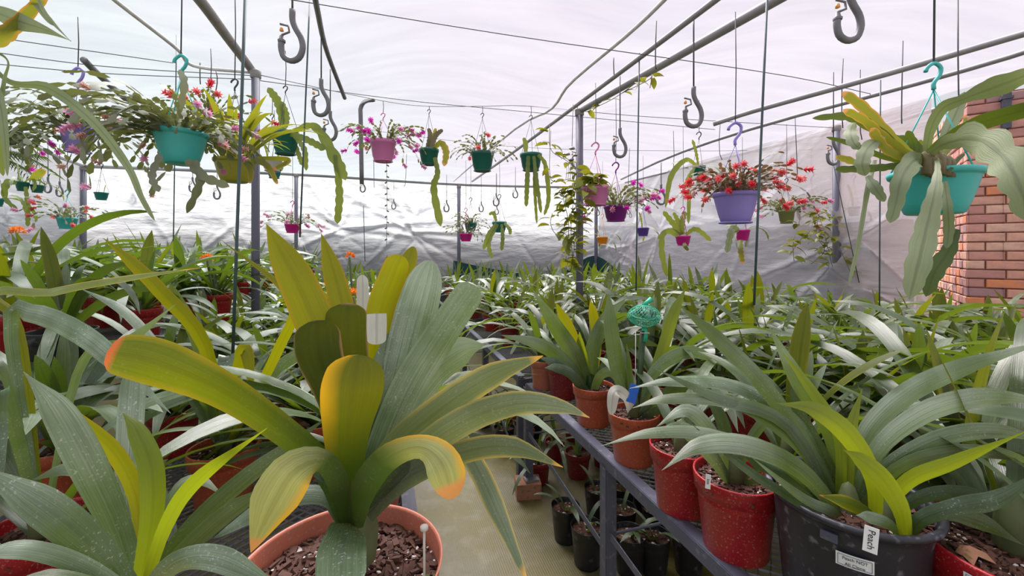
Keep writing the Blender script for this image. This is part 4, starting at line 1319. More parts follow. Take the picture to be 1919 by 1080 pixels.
# --- near plants on the other bench whose long leaves cross the middle of the picture
for label, (u, v), pot, r, h, ls, nfill, seed in (
        ('clivia with a long olive leaf slanting up over the left bench', (-.49, 1.57), 'pot_terracotta', .10, .19, [
            ([(420, 790, 1.35, 16), (385, 650, 1.3, 28), (300, 545, 1.22, 30), (245, 490, 1.18, 24), (193, 446, 1.15, 8)], 'leaf_olive', dict(rolls=5)),
            ([(400, 790, 1.4, 16), (370, 640, 1.5, 26), (330, 560, 1.55, 24), (318, 530, 1.55, 10)], 'leaf_young', dict(rolls=8)),
            ([(425, 790, 1.36, 14), (445, 690, 1.34, 24), (462, 660, 1.34, 26), (475, 760, 1.3, 14)], 'leaf_olive', dict(rolls=10)),
            ([(400, 790, 1.3, 14), (420, 700, 1.25, 26), (425, 670, 1.25, 30), (415, 740, 1.2, 22)], 'leaf_grey', dict(rolls=10)),
            ([(430, 790, 1.4, 14), (510, 700, 1.45, 24), (590, 640, 1.5, 22), (500, 570, 1.5, 8)], 'leaf_grey', dict(rolls=20)),
            ([(415, 790, 1.34, 14), (330, 700, 1.3, 22), (240, 590, 1.3, 22), (150, 540, 1.3, 8)], 'leaf_grey', dict(rolls=20)),
            ([(425, 790, 1.36, 12), (520, 660, 1.36, 22), (545, 560, 1.36, 18), (415, 450, 1.3, 6)], 'leaf_olive', dict(rolls=25))], 8, 41),
        ('clivia with wide dusty leaves at the left edge of the bench', (-.735, 1.22), 'pot_red', .11, .20, [
            ([(80, 780, .95, 20), (20, 620, .95, 30), (60, 588, .93, 40), (150, 625, .88, 46), (230, 690, .84, 40), (320, 775, .8, 14)], 'leaf_grey', dict(rolls=10)),
            ([(80, 780, 1.0, 14), (-40, 590, .98, 20), (100, 548, .95, 16), (240, 522, .92, 13), (375, 502, .9, 4)], 'leaf_greytip', dict(rolls=25)),
            ([(80, 780, .95, 16), (40, 640, 1.0, 22), (-10, 560, 1.0, 20), (-40, 520, 1.0, 8)], 'leaf_olive', dict(rolls=10)),
            ([(90, 780, .95, 16), (150, 690, .9, 22), (240, 640, .88, 22), (330, 570, .88, 6)], 'leaf_grey', dict(rolls=30)),
            ([(75, 780, .92, 16), (10, 700, .88, 24), (-30, 720, .86, 24)], 'leaf', dict(rolls=30)),
            ([(70, 790, .85, 20), (8, 740, .8, 36), (-4, 800, .78, 42), (6, 890, .76, 30)], 'leaf_grey', dict(rolls=10))], 5, 43),
        ('clivia with dark arching leaves in front of the leaning back post', (-1.74, 2.94), 'pot_red', .11, .2, [], 17, 45),
        ('clivia in a red pot whose rim shows at the far left', (-1.47, 2.28), 'pot_red', .13, .24, [], 8, 46)):
    t = potted('potted_clivia', label, 'plant', R(u, v, ZH if u < -1.15 else ZB), pot, r, h, 'rim', None, 120, seed)
    for ctrl, mat, kw in ls:
        p0 = t.location + Vector((0, 0, h * .88))
        d0 = p0.y
        ctrl = [(CX + F * p0.x / d0, HY - F * (p0.z - CAMZ) / d0, d0, ctrl[0][3])] + ctrl[1:]
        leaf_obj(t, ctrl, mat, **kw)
    fill_leaves(t, h, nfill, seed, scale=.95, avoid_front=.1)

# ================================================================== the crowd of clivias
taken = [UV(o.location) for o in COL.objects if o.name.startswith('potted_clivia')]
RP = random.Random(23)
zone_names = {}
spots = []
for side in (0, 1):
    v = 0.75
    row = 0
    while v < 7.7:
        u = (1.08 if side == 0 else -0.08) + (0.16 if row % 2 else 0) * (1 if side == 0 else -1)
        while (u < 3.95) if side == 0 else (u > -3.85):
            uu, vv = min(3.95, u + RP.uniform(-.05, .05)), v + RP.uniform(-.05, .05)
            p = R(uu, vv)
            q = p.x / p.y if p.y > 0.2 else 99
            if -1.36 < q < 1.34 and p.y > 0.95 and not (side == 1 and p.y < 1.1 and uu > -.5) and all((uu - a) ** 2 + (vv - b) ** 2 > .25 ** 2 for a, b in taken):
                if (Vector((p.x, p.y, 0)) - Vector((bw.location.x, bw.location.y, 0))).length > .42:
                    spots.append((p.y, side, uu, vv))
            u += (0.31 + 0.03 * v) * (1 if side == 0 else -1)
        v += 0.30 + 0.02 * v
        row += 1
spots.sort()
for d, side, u, v in spots:
    far = 'near the front' if v < 2.2 else 'in the middle' if v < 4.4 else 'towards the back film' if v < 6.3 else 'right by the back film'
    if side == 0:
        across = 'along the aisle' if u < 1.5 else 'mid bench' if u < 3.1 else 'on the brick side'
        where = 'on the red-pot bench'
    else:
        across = 'along the aisle' if u > -.6 else 'mid bench' if u > -2.3 else 'on the outer side'
        where = 'on the left benches'
    lab = 'green clivia %s %s, %s' % (far, where, across)
    pot = RP.choice(['pot_red', 'pot_maroon', 'pot_terracotta', 'pot_black', 'pot_red'])
    sc = RP.uniform(.85, 1.1)
    if v < 3.2:
        line = ('first', 'second', 'third', 'fourth', 'fifth', 'sixth', 'seventh', 'eighth', 'ninth', 'tenth', 'outermost')[min(10, int((u - .9 if side == 0 else -u) / .36))]
        part = 'near end' if v < 1.3 else 'second stretch' if v < 1.9 else 'third stretch' if v < 2.5 else 'middle stretch'
        lab = 'clivia in a %s pot, %s line from the aisle, %s of %s' % (pot[4:], line, part, 'red-pot bench' if side == 0 else 'left benches')
    if side == 1:
        sc *= 1.0
    else:
        sc *= .95
    auto_clivia(u, v, sc, pot, RP.choice([.09, .10, .105]), RP.choice([.17, .19]), RP, lab, lab.replace('clivia in a', 'clivias in a') if v < 3.2 else 'clivias %s %s %s' % (far, where, across), ZH if u < -1.15 else ZB)

FLOWERS = (('clivia with an orange flower head at the far left', 32, 436, 2.5), ('clivia with a drooping orange flower head under the rusty pipe', 388, 486, 2.9), ('clivia with peach flowers behind the tall olive leaf', 655, 482, 3.0),
           ('clivia with a small orange flower seen between the big leaves', 622, 530, 2.3), ('clivia with orange petals behind the upright olive leaves', 662, 556, 2.0))
for k, (lab, px, py, d) in enumerate(FLOWERS):
    p = P(px, py, d)
    u, v = UV(p)
    t = auto_clivia(u + .04, v + .05, 1.0, 'pot_red', .10, .19, RP, lab, None, ZH if u < -1.15 else ZB, near=True)
    add_umbel(t, p, k, 0.5)

# ------------------------------------------------------------------ pots under the bench
SEED = [arc_leaf(.16 + .03 * k, .02 + .003 * k, 75 - 8 * k, 10 - 20 * k, 8, 2).mesh('leaf', M['leaf_dark' if k % 2 else 'leaf']) for k in range(3)]
UND = [(1060, 1025, 'black', .075), (1100, 1075, 'black', .078), (1120, 985, 'black', .075), (1165, 1030, 'black', .075), (1165, 975, 'black', .07), (1180, 1090, 'black', .078), (1230, 1030, 'black', .075), (1225, 1090, 'black', .075),
       (1205, 965, 'black', .07), (1290, 1090, 'black', .075), (1255, 980, 'black', .07), (1315, 1060, 'black', .07), (1010, 913, 'maroon', .075), (1083, 902, 'maroon', .085), (1040, 868, 'maroon', .07), (985, 845, 'terracotta', .07), (950, 812, 'red', .06),
       (975, 800, 'maroon', .07), (1130, 880, 'maroon', .08), (1075, 830, 'maroon', .08)]
words_u = ['nearest the aisle below the brace', 'in front beside the near leg', 'behind the near leg', 'in the second line', 'half hidden under the tie rod', 'at the lower frame edge']
for k, (px, by_, colr, r) in enumerate(UND):
    d = CAMZ * F / (by_ - HY) + r * .8
    c = P(px, 700, d)
    lab = ('small black pot with a clivia seedling on the floor, ' + (words_u[k] if k < 6 else 'in the huddle under the bench')) if colr == 'black' else 'dull %s pot on the floor in the shade under the bench' % ('red' if colr != 'terracotta' else 'orange')
    t = potted('seedling_pot', lab, 'plant', (c.x, c.y, 0), 'pot_' + colr, r, r * 2.35 if colr == 'black' else r * 1.9, 'smooth' if colr == 'black' else 'rim', None if k < 6 else ('seedling pots huddled under the bench' if colr == 'black' else 'red pots under the bench'))
    hh = r * (2.35 if colr == 'black' else 1.9)
    rg = random.Random(k)
    for j in range(rg.randint(2, 3) if colr == 'black' else 6):
        link('leaf', SEED[j % 3] if colr == 'black' else POOL_MID[j + 1], t, (rg.uniform(-.01, .01), 0, hh * .86), (0, 0, rg.uniform(0, 6.28)), (1, 1, 1) if colr == 'black' else (.55, .55, .55))
for k, (px, py, d) in enumerate(((945, 770, 3.2), (905, 755, 3.6), (1000, 765, 3.4))):
    p = P(px, py, d)
    t = potted('grassy_plant', 'narrow-leaved grassy plant on the floor at the far end of the aisle', 'plant', (p.x, p.y, 0), 'pot_black', .08, .16, 'smooth', 'grassy plants on the aisle floor')
    rg = random.Random(k)
    for j in range(12):
        link('leaf', SEED[j % 3], t, (0, 0, .13), (0, 0, rg.uniform(0, 6.28)), (1.8, .8, 1.8))

# ================================================================== hanging baskets
def seg_stem(n, sl, sw, a0, a1, seed):
    """chain of flat joints arching over, as on a holiday cactus"""
    rg = random.Random(seed)
    mb = MB()
    p = Vector((.02, 0, 0))
    az = 0.0
    for i in range(n):
        a = math.radians(a0 + (a1 - a0) * (i / max(1, n - 1)))
        az += rg.uniform(-.35, .35)
        d = Vector((math.cos(a) * math.cos(az), math.cos(a) * math.sin(az), math.sin(a)))
        up = Vector((-math.sin(a), 0, math.cos(a)))
        s = d.cross(up).normalized()
        s = (Matrix.Rotation(rg.uniform(-.9, .9), 3, d) @ s)
        nn = s.cross(d)
        L, w = sl * rg.uniform(.8, 1.2), sw * rg.uniform(.8, 1.2)
        q = [p, p + d * L * .3 + s * w * .42, p + d * L * .8 + s * w * .5, p + d * L, p + d * L * .8 - s * w * .5, p + d * L * .3 - s * w * .42, p + d * L * .55 + nn * w * .12]
        mb.add(q, [(0, 6, 1), (1, 6, 2), (2, 6, 3), (3, 6, 4), (4, 6, 5), (5, 6, 0)], [(0.5, 0), (0, .3), (0, .8), (.5, 1), (1, .8), (1, .3), (.5, .5)])
        p = p + d * L * .97
    return mb, p


def flower_mesh(mat, seed):
    rg = random.Random(seed)
    mb = MB()
    for ring, (x0, n, ln, fl) in enumerate(((0, 6, .03, .8), (.018, 7, .028, .7), (.034, 7, .026, 1.0))):
        for k in range(n):
            a = 2 * math.pi * k / n + ring * .5
            w = Vector((0, math.cos(a), math.sin(a)))
            tq = Vector((0, -math.sin(a), math.cos(a)))
            b = Vector((x0, 0, 0)) + w * .004
            m = b + Vector((ln * .5, 0, 0)) + w * ln * .3 * fl
            e = b + Vector((ln * .7, 0, 0)) + w * ln * .9 * fl
            mb.add([b, m + tq * .006, e, m - tq * .006], [(0, 1, 2, 3)])
    mb.tube([(0, 0, 0), (.03, 0, 0), (.062, 0, 0)], [.004, .005, .001], 5)
    return mb.mesh('flower', M[mat])


FLW = {k: flower_mesh('f_' + k, 3) for k in ('magenta', 'pink', 'coral', 'red', 'wilt')}
STEMS = {}
for mk in ('schlum', 'schlum_red'):
    STEMS[mk] = []
    for k in range(9):
        n = 4 + k % 4
        mb, e = seg_stem(n + 1, .044, .020, 60 - 9 * (k % 5), -25 - 12 * (k % 4), k + 3)
        STEMS[mk].append((mb.mesh('stem', M[mk]), e))


def strap(L, W, a0, a1, mat, scallop, seed, seg=14, tip='round'):
    """flat orchid-cactus stem with notched margins"""
    m = arc_leaf(L, W, a0, a1, seg, 2, .12, random.Random(seed).uniform(-.06, .06), tip, .8, random.Random(seed + 1).uniform(-60, 60))
    if scallop:
        vs = [Vector(x) for x in m.v]
        for i in range(seg + 1):
            c, l, r = vs[i * 3 + 1], i * 3, i * 3 + 2
            f = 1 - scallop * (i % 2)
            m.v[l], m.v[r] = tuple(c + (vs[l] - c) * f), tuple(c + (vs[r] - c) * f)
    return m.mesh('stem', M[mat])


STRAP = [strap(.42, .045, 70, -85, 'epi_green', .35, 1), strap(.5, .042, 40, -88, 'epi_green', .35, 2), strap(.3, .045, 75, -20, 'epi_green', .35, 3), strap(.34, .04, 82, 60, 'epi_green', .35, 4), strap(.55, .035, 20, -90, 'epi', .4, 5), strap(.36, .04, 60, -60, 'epi', .4, 6)]
LONG = [arc_leaf(.36 + .04 * k, .034, 80 - 9 * k, 40 - 28 * k, 10, 2, .25, 0.02, 'point').mesh('leaf', M['epi_yellow' if k == 3 else 'hoya']) for k in range(4)]


def basket_pot(t, colour, r, h, style):
    if style == 'bowl':
        prof = [(0, 0), (r * .58, 0), (r * .64, h * .03), (r * .74, h * .24), (r * .86, h * .56), (r * .94, h * .82), (r * .96, h * .86), (r * 1.0, h * .87), (r * 1.03, h * .93), (r * 1.03, h), (r * .99, h), (r * .95, h * .9), (r * .88, h * .7)]
    else:
        prof = [(0, 0), (r * .66, 0), (r * .70, .008), (r * .76, h * .18), (r * .79, h * .2), (r * .93, h * .80), (r * .98, h * .82), (r * 1.0, h), (r * .96, h), (r * .92, h * .88), (r * .88, h * .7)]
    link('pot', MB().lathe(prof, 36).mesh('pot', M['h_' + colour]), t)
    rows = [[(q * math.cos(a), q * math.sin(a), h * .88 + .006 * noise.noise(Vector((q * 60 * math.cos(a), q * 60 * math.sin(a), r)))) for a in (6.2832 * j / 18 for j in range(18))] for q in (0, r * .5, r * .93)]
    link('soil', MB().grid(rows, closed=True).mesh('soil', M['soil']), t)
    if style == 'bowl' and colour != 'lilac':
        return
    mb = MB().lathe([(r * .72, -.006), (r * .76, -.004), (r * .72, .002)], 24)
    link('drip_tray', mb.mesh('drip_tray', M['h_' + colour]), t)


def hanger(t, r, h, ztop, zroof, colour, wire='wire', three=3, hook=0.10, dx=0.0):
    """strands from the rim to a hook, and a wire from the hook up to the roof"""
    mb = MB()
    apex = Vector((dx, 0, ztop))
    for k in range(three):
        a = 2 * math.pi * k / three + .6
        mb.tube([(r * .98 * math.cos(a), r * .98 * math.sin(a), h * .95), apex], .0022 if colour else .0018, 5)
    link('hanger_strand', mb.mesh('hanger_strand', M['h_' + colour] if colour else M['wire']), t)
    s = hook
    pts = [apex, apex + Vector((.0, 0, s * .25)), apex + Vector((s * .22, 0, s * .55)), apex + Vector((s * .26, 0, s * .85)), apex + Vector((.02 * s, 0, s * 1.02)), apex + Vector((-s * .25, 0, s * .85)), apex + Vector((-s * .32, 0, s * .68))]
    pts = [Vector(q) for q in spline([tuple(p) for p in pts], 18)]
    link('hook', MB().tube(pts, [s * .06 + .001] * 18, 7).mesh('hook', M['h_' + colour] if colour else M['wire']), t)
    top = zroof - t.location.z
    z0 = ztop + s * 1.0
    if top > z0 + .02:
        link('hanging_wire', MB().tube([(dx, 0, z0), (dx + .004, 0, (z0 + top) / 2), (dx, 0, top)], .0028, 5).mesh('hanging_wire', M[wire]), t)


TOPS = {}


def basket(label, px, rim_y, d, wpx, colour, hpx=None, hook_y=None, roof=None, style='step', hcol=True, hook=0.1, group=None):
    """px: middle of the pot, rim_y: its rim, wpx: rim width, hook_y: where the strands meet"""
    r = wpx * d / F / 2 / math.sqrt(1 + ((px - CX) / F) ** 2)
    h = (hpx or wpx * .68) * d / F
    p = P(px, rim_y, d)
    t = thing('hanging_basket', label, 'hanging plant', (p.x, p.y, p.z - h), 0, group)
    if roof is None:
        roof = roof_z(*UV(p))
    TOPS[px] = Vector((p.x, p.y, roof))
    basket_pot(t, colour, r, h, style)
    zt = CAMZ - ((hook_y if hook_y is not None else rim_y - wpx * 1.2) - HY) / F * d - t.location.z
    hanger(t, r, h, zt, roof, colour if hcol else None, hook=hook)
    return t, r, h


def fill_schlum(t, r, h, n, fl, nf, seed, s=1.0, mk='schlum', lift=0, right=1.0, fsize=1.0):
    rg = random.Random(seed)
    for i in range(n):
        me, e = rg.choice(STEMS[mk])
        az = rg.uniform(0, 6.283)
        q = r * .75 * math.sqrt(rg.random())
        sc = s * rg.uniform(.7, 1.15) * (right if math.cos(az) > 0 else 1)
        pit = math.radians(rg.uniform(-35, 22) - lift)
        loc = Vector((q * math.cos(az), q * math.sin(az), h * .9))
        link('stem', me, t, loc, (0, pit, az), (sc, sc, sc))
        if i < nf:
            tip = loc + Matrix.Rotation(az, 3, 'Z') @ (Matrix.Rotation(pit, 3, 'Y') @ (e * sc))
            f = rg.choice(fl)
            fs = (1.0 if f != 'wilt' else .75) * (s ** .5) * fsize
            link('flower', FLW[f], t, tip, (rg.uniform(0, 6), rg.uniform(-.6, 1.0), az), (fs,) * 3)


def fill_strap(t, r, h, ks, seed, s=1.0):
    rg = random.Random(seed)
    for i, k in enumerate(ks):
        az = 2 * math.pi * i / len(ks) + rg.uniform(-.5, .5)
        q = r * .5
        sc = s * rg.uniform(.85, 1.1)
        link('stem', STRAP[k], t, (q * math.cos(az), q * math.sin(az), h * .9), (rg.uniform(-.2, .2), rg.uniform(-.15, .15), az), (sc,) * 3)


def px_stem(t, ctrl, mat='epi_green', scallop=.22, waves=9, **kw):
    kw.setdefault('tip', 'round')
    return leaf_obj(t, ctrl, mat, 'stem', scallop=scallop, waves=waves, seg=kw.pop('seg', 34), fold=kw.pop('fold', .08), **kw)


# large turquoise basket by the brick wall
t, r, h = basket('large turquoise hanging pot of broad scalloped orchid cactus by the brick building', 1750, 322, 1.22, 186, 'turquoise', 80, 168, 2.86, 'bowl', True, .075)
BIG = t
for ctrl, mat, sc, wv, roll in (
        ([(1735, 300, 1.18, 14), (1712, 302, 1.10, 42), (1690, 335, 1.06, 42), (1678, 385, 1.05, 32), (1668, 418, 1.05, 22)], 'epi', .2, 6, 8),
        ([(1755, 296, 1.14, 10), (1757, 318, 1.06, 14), (1752, 358, 1.02, 32), (1738, 420, 1.0, 50), (1722, 490, .98, 56), (1704, 562, .98, 36)], 'epi', .2, 9, 6),
        ([(1770, 340, 1.08, 12), (1776, 390, 1.05, 22), (1778, 430, 1.05, 24), (1774, 466, 1.05, 16)], 'epi', .2, 5, 8),
        ([(1795, 430, 1.12, 12), (1778, 470, 1.1, 34), (1752, 510, 1.08, 40), (1735, 556, 1.07, 20)], 'epi_dark', .2, 5, -10),
        ([(1730, 298, 1.18, 16), (1775, 268, 1.05, 30), (1835, 262, .93, 82), (1885, 300, .86, 100), (1912, 352, .83, 84), (1935, 420, .82, 60)], 'epi', .4, 7, [0, 18, 8]),
        ([(1725, 300, 1.2, 12), (1775, 262, 1.1, 24), (1845, 228, 1.0, 32), (1960, 196, .92, 30)], 'epi_dark', .08, 5, 20),
        ([(1736, 300, 1.2, 12), (1742, 250, 1.16, 22), (1765, 205, 1.12, 26), (1810, 184, 1.06, 20), (1860, 165, 1.0, 42), (1905, 148, .96, 36), (1950, 128, .94, 16)], 'epi', .1, 6, [10, 25]),
        ([(1752, 296, 1.22, 10), (1770, 260, 1.22, 24), (1790, 215, 1.24, 30), (1808, 172, 1.26, 16)], 'epi', .1, 5, 10),
        ([(1722, 300, 1.2, 14), (1672, 258, 1.2, 22), (1622, 205, 1.2, 25), (1578, 172, 1.2, 20)], 'epi_yellow', .2, 6, 8),
        ([(1718, 300, 1.18, 14), (1662, 262, 1.14, 22), (1620, 226, 1.12, 20), (1580, 205, 1.1, 16)], 'epi_yellow', .2, 6, -8),
        ([(1715, 302, 1.18, 12), (1650, 250, 1.18, 24), (1605, 222, 1.18, 24), (1570, 218, 1.18, 16), (1522, 222, 1.18, 10)], 'epi_dark', .2, 6, 15),
        ([(1712, 304, 1.16, 12), (1662, 280, 1.1, 22), (1632, 240, 1.06, 22)], 'epi_yellow', .2, 5, 15),
        ([(1600, 230, 1.12, 10), (1594, 248, 1.08, 28), (1600, 268, 1.06, 26), (1612, 280, 1.05, 8)], 'epi', .3, 4, 5),
        ([(1655, 255, 1.12, 14), (1628, 276, 1.04, 30), (1616, 305, 1.02, 34), (1622, 330, 1.02, 20)], 'epi', .25, 5, 8),
        ([(1640, 300, 1.12, 8), (1628, 345, 1.08, 12), (1620, 390, 1.08, 10), (1606, 470, 1.08, 9), (1590, 536, 1.08, 6)], 'epi', .1, 6, 10),
        ([(1625, 330, 1.08, 10), (1640, 352, 1.05, 26), (1658, 378, 1.04, 14)], 'epi', .2, 4, 5),
        ([(1700, 308, 1.16, 12), (1640, 315, 1.1, 16), (1565, 318, 1.08, 14)], 'epi_dark', .2, 6, 20),
        ([(1695, 306, 1.16, 10), (1640, 288, 1.14, 14), (1590, 268, 1.12, 12), (1548, 257, 1.12, 6)], 'epi_dark', .1, 6, 25),
        ([(1610, 308, 1.1, 8), (1590, 300, 1.09, 16), (1566, 294, 1.08, 8)], 'epi_yellow', .15, 3, 15),
        ([(1712, 298, 1.22, 12), (1712, 270, 1.22, 20), (1700, 245, 1.22, 14)], 'epi_dark', .2, 4, 5),
        ([(1738, 296, 1.24, 8), (1728, 275, 1.24, 14), (1724, 262, 1.24, 8)], 'epi_green', .2, 3, 5),
        ([(1760, 300, 1.26, 10), (1785, 270, 1.3, 14), (1806, 240, 1.34, 10), (1810, 215, 1.36, 10)], 'epi_yellow', .1, 4, 5),
        ([(1780, 320, 1.12, 6), (1795, 300, 1.14, 8), (1808, 288, 1.16, 6)], 'epi_dark', .05, 3, 5),
        ([(1740, 305, 1.2, 14), (1715, 275, 1.24, 26), (1680, 262, 1.26, 22), (1640, 270, 1.26, 12)], 'epi_dark', .2, 6, 10)):
    px_stem(t, ctrl, mat, sc, wv, rolls=roll)
for k in range(6):
    q = P(1735 + k * 9, 306 + (k % 3) * 3, 1.14) - t.location
    link('woody_crown', MB().tube([q + Vector((0, 0, -.03)), q + Vector((.004, 0, .012)), q + Vector((-.006, 0, .03))], [.012, .01, .004], 7).mesh('woody_crown', M['stem']), t)

# lilac pot with the red-flowering cactus
t, r, h = basket('lilac hanging pot overflowing with a red-flowering holiday cactus', 1378, 362, 2.3, 88, 'lilac', 55, 272, 2.8, 'bowl', True, .12)
fill_schlum(t, r, h, 140, ['red', 'coral', 'coral', 'red'], 46, 5, .82, 'schlum_red', 20, 1.0, .88)

# left turquoise basket
t, r, h = basket('turquoise hanging pot with a sprawling pale pink holiday cactus', 339, 248, 1.75, 108, 'turquoise', 60, 145, 2.82, 'bowl', True, .09)
fill_schlum(t, r, h, 130, ['pink', 'wilt', 'pink', 'wilt', 'pink'], 34, 6, 1.25, 'schlum', -6, .72, .62)
for ctrl in ([(330, 240, 1.7, 10), (345, 160, 1.7, 18), (336, 130, 1.72, 10)], [(350, 300, 1.62, 14), (380, 330, 1.6, 20), (430, 350, 1.6, 14)], [(300, 290, 1.62, 14), (285, 330, 1.6, 18), (298, 360, 1.6, 14)], [(365, 300, 1.62, 14), (375, 340, 1.6, 20), (350, 400, 1.6, 14)]):
    px_stem(t, ctrl, 'schlum', .4, 5)

t, r, h = basket('lilac hanging pot half hidden behind the pink holiday cactus', 146, 240, 2.35, 74, 'lilac', 44, 165, 2.8, 'bowl', True, .11)
fill_schlum(t, r, h, 95, ['coral', 'wilt', 'coral', 'magenta'], 12, 7, 1.2, 'schlum', -2, 1.0, .55)

t, r, h = basket('yellow-green hanging pot with strappy olive leaves', 440, 300, 2.2, 82, 'lime', 42, 170, None, 'bowl', False, .06)
rg = random.Random(3)
for i in range(38):
    az = rg.uniform(0, 6.283)
    k = rg.choice([0, 1, 1, 2, 2])
    link('leaf', LONG[k], t, (.04 * math.cos(az), .04 * math.sin(az), h * .88), (0, rg.uniform(-.1, .2), az), (rg.uniform(.8, 1.1),) * 3)
for ctrl in ([(470, 300, 2.1, 8), (500, 310, 2.0, 12), (520, 345, 2.0, 8)], [(455, 298, 2.1, 8), (470, 320, 2.06, 12), (468, 344, 2.06, 8)], [(480, 296, 2.1, 6), (540, 300, 2.0, 10), (512, 318, 2.0, 8)]):
    px_stem(t, ctrl, 'epi_yellow', 0, rolls=15)
t, r, h = basket('hanging pot of red flowers behind the yellow-green pot', 395, 232, 2.9, 60, 'green', 40, 165, None, 'step', False, .05)
fill_schlum(t, r, h, 40, ['red', 'red', 'coral'], 16, 17, 1.1, 'schlum', 15)

# green pot with long straps
t, r, h = basket('dark green hanging pot beside the rod with long notched straps', 535, 248, 2.9, 54, 'green', 40, 175, None, 'step', False, .05)
for ctrl in ([(545, 248, 2.9, 10), (590, 238, 2.85, 16), (630, 300, 2.8, 24), (648, 338, 2.8, 14)], [(540, 250, 2.85, 10), (575, 262, 2.8, 14), (610, 280, 2.78, 14)], [(530, 245, 2.9, 8), (522, 195, 2.9, 18), (502, 164, 2.9, 12)], [(532, 246, 2.9, 8), (536, 220, 2.92, 16), (528, 190, 2.92, 10)],
             [(552, 255, 2.85, 8), (570, 280, 2.8, 12), (574, 320, 2.8, 8)], [(628, 290, 2.8, 8), (636, 360, 2.8, 16), (632, 420, 2.8, 14)], [(545, 250, 2.95, 8), (560, 290, 2.9, 10), (566, 310, 2.9, 8)]):
    px_stem(t, ctrl, 'epi_green', .3, 7)
t, r, h = basket('white hanging pot behind the green strap pot', 510, 298, 3.6, 40, 'white', 22, 225, None, 'step', False, .05)
fill_strap(t, r, h, [2, 5, 3], 4, .7)
t, r, h = basket('small teal hanging pot below the white one', 514, 315, 4.2, 28, 'teal', 18, 270, None, 'step', False, .05)
fill_strap(t, r, h, [2, 5], 5, .5)

# pink pot
t, r, h = basket('pink hanging pot with magenta flowers beside the cane-shaped pipe', 718, 264, 3.7, 50, 'pink', 38, 225, 2.81, 'step', True, .06)
fill_schlum(t, r, h, 75, ['magenta', 'magenta', 'pink'], 26, 9, 1.05, 'schlum', 2)
link('hanging_chain', MB().tube([(.03, 0, 0), (.035, 0, -.3), (.03, 0, -.75)], .002, 4).mesh('hanging_chain', M['wire']), t)
mbc = MB()
for k in range(14):
    mbc.box((.033 + .008 * (-1) ** k, 0, -.04 - .05 * k), (.022, .006, .012), Matrix.Rotation(.5 * (-1) ** k, 3, 'Y'))
link('drying_leaves', mbc.mesh('drying_leaves', M['stem'], False), t)

for (lab, px, ry, d, w, hp, hy, fillk) in (
        ('green hanging pot with brown upright straps and one long trailing strap', 804, 280, 4.1, 38, 28, 215, 'a'),
        ('green hanging pot with a bushy cactus above the thin pipe', 904, 286, 4.1, 44, 34, 222, 'b'),
        ('green hanging pot with trailing straps beside the vine post', 995, 289, 4.1, 42, 30, 226, 'c')):
    t, r, h = basket(lab, px, ry, d, w, 'green', hp, hy, 2.9, 'step', False, .05)
    if fillk == 'a':
        for ctrl, m_ in (([(800, 280, 4.1, 8), (806, 255, 4.1, 10), (803, 240, 4.1, 7)], 'stem'), ([(808, 280, 4.1, 8), (816, 255, 4.1, 11), (830, 243, 4.1, 7)], 'stem'), ([(803, 280, 4.1, 8), (812, 258, 4.1, 9), (817, 240, 4.1, 6)], 'epi_yellow'),
                         ([(812, 280, 4.05, 8), (826, 268, 4.0, 12), (836, 285, 4.0, 14), (832, 312, 4.0, 10)], 'epi_yellow'), ([(815, 295, 4.0, 8), (820, 325, 3.95, 11), (813, 355, 3.95, 14), (826, 425, 3.95, 16)], 'epi_green')):
            px_stem(t, ctrl, m_, .25, 8)
    elif fillk == 'b':
        fill_schlum(t, r, h, 50, ['coral'], 3, 12, 1.0, 'schlum', 8)
    else:
        for ctrl in ([(985, 289, 4.1, 7), (985, 270, 4.1, 10), (981, 258, 4.1, 6)], [(990, 292, 4.0, 7), (988, 340, 3.95, 10), (986, 388, 3.95, 8)], [(1000, 292, 4.0, 6), (1006, 340, 3.95, 8), (1014, 400, 3.95, 7)], [(1008, 290, 4.0, 6), (1022, 310, 4.0, 9), (1028, 370, 4.0, 9), (1020, 404, 4.0, 6)], [(1002, 295, 4.0, 5), (1002, 350, 4, 7), (1006, 420, 4, 5)]):
            px_stem(t, ctrl, 'epi_green', .25, 9)

t, r, h = basket('pale pink hanging pot of vine leaves in front of the vine post', 1116, 350, 3.5, 53, 'pink', 34, 290, None, 'step', True, .10)
PINKPOT = t
t, r, h = basket('purple hanging pot with magenta flowers beside the pale pink pot', 1154, 386, 3.9, 47, 'purple', 28, 325, None, 'step', True, .10)
fill_schlum(t, r, h, 75, ['magenta', 'magenta', 'pink'], 24, 14, 1.15, 'schlum', 10)

# olive pot and neighbour
t, r, h = basket('olive green hanging pot with red flowers next to the side post', 1474, 394, 4.6, 34, 'olive', 24, 345, None, 'step', False, .06)
fill_schlum(t, r, h, 50, ['coral', 'pink', 'red'], 14, 15, 1.15, 'schlum', 5)
t, r, h = basket('small maroon hanging pot beside the olive pot', 1520, 390, 4.9, 30, 'maroon_h', 16, 340, None, 'step', True, .12)
fill_schlum(t, r, h, 40, ['pink', 'coral'], 8, 16, 1.1, 'schlum', 5)

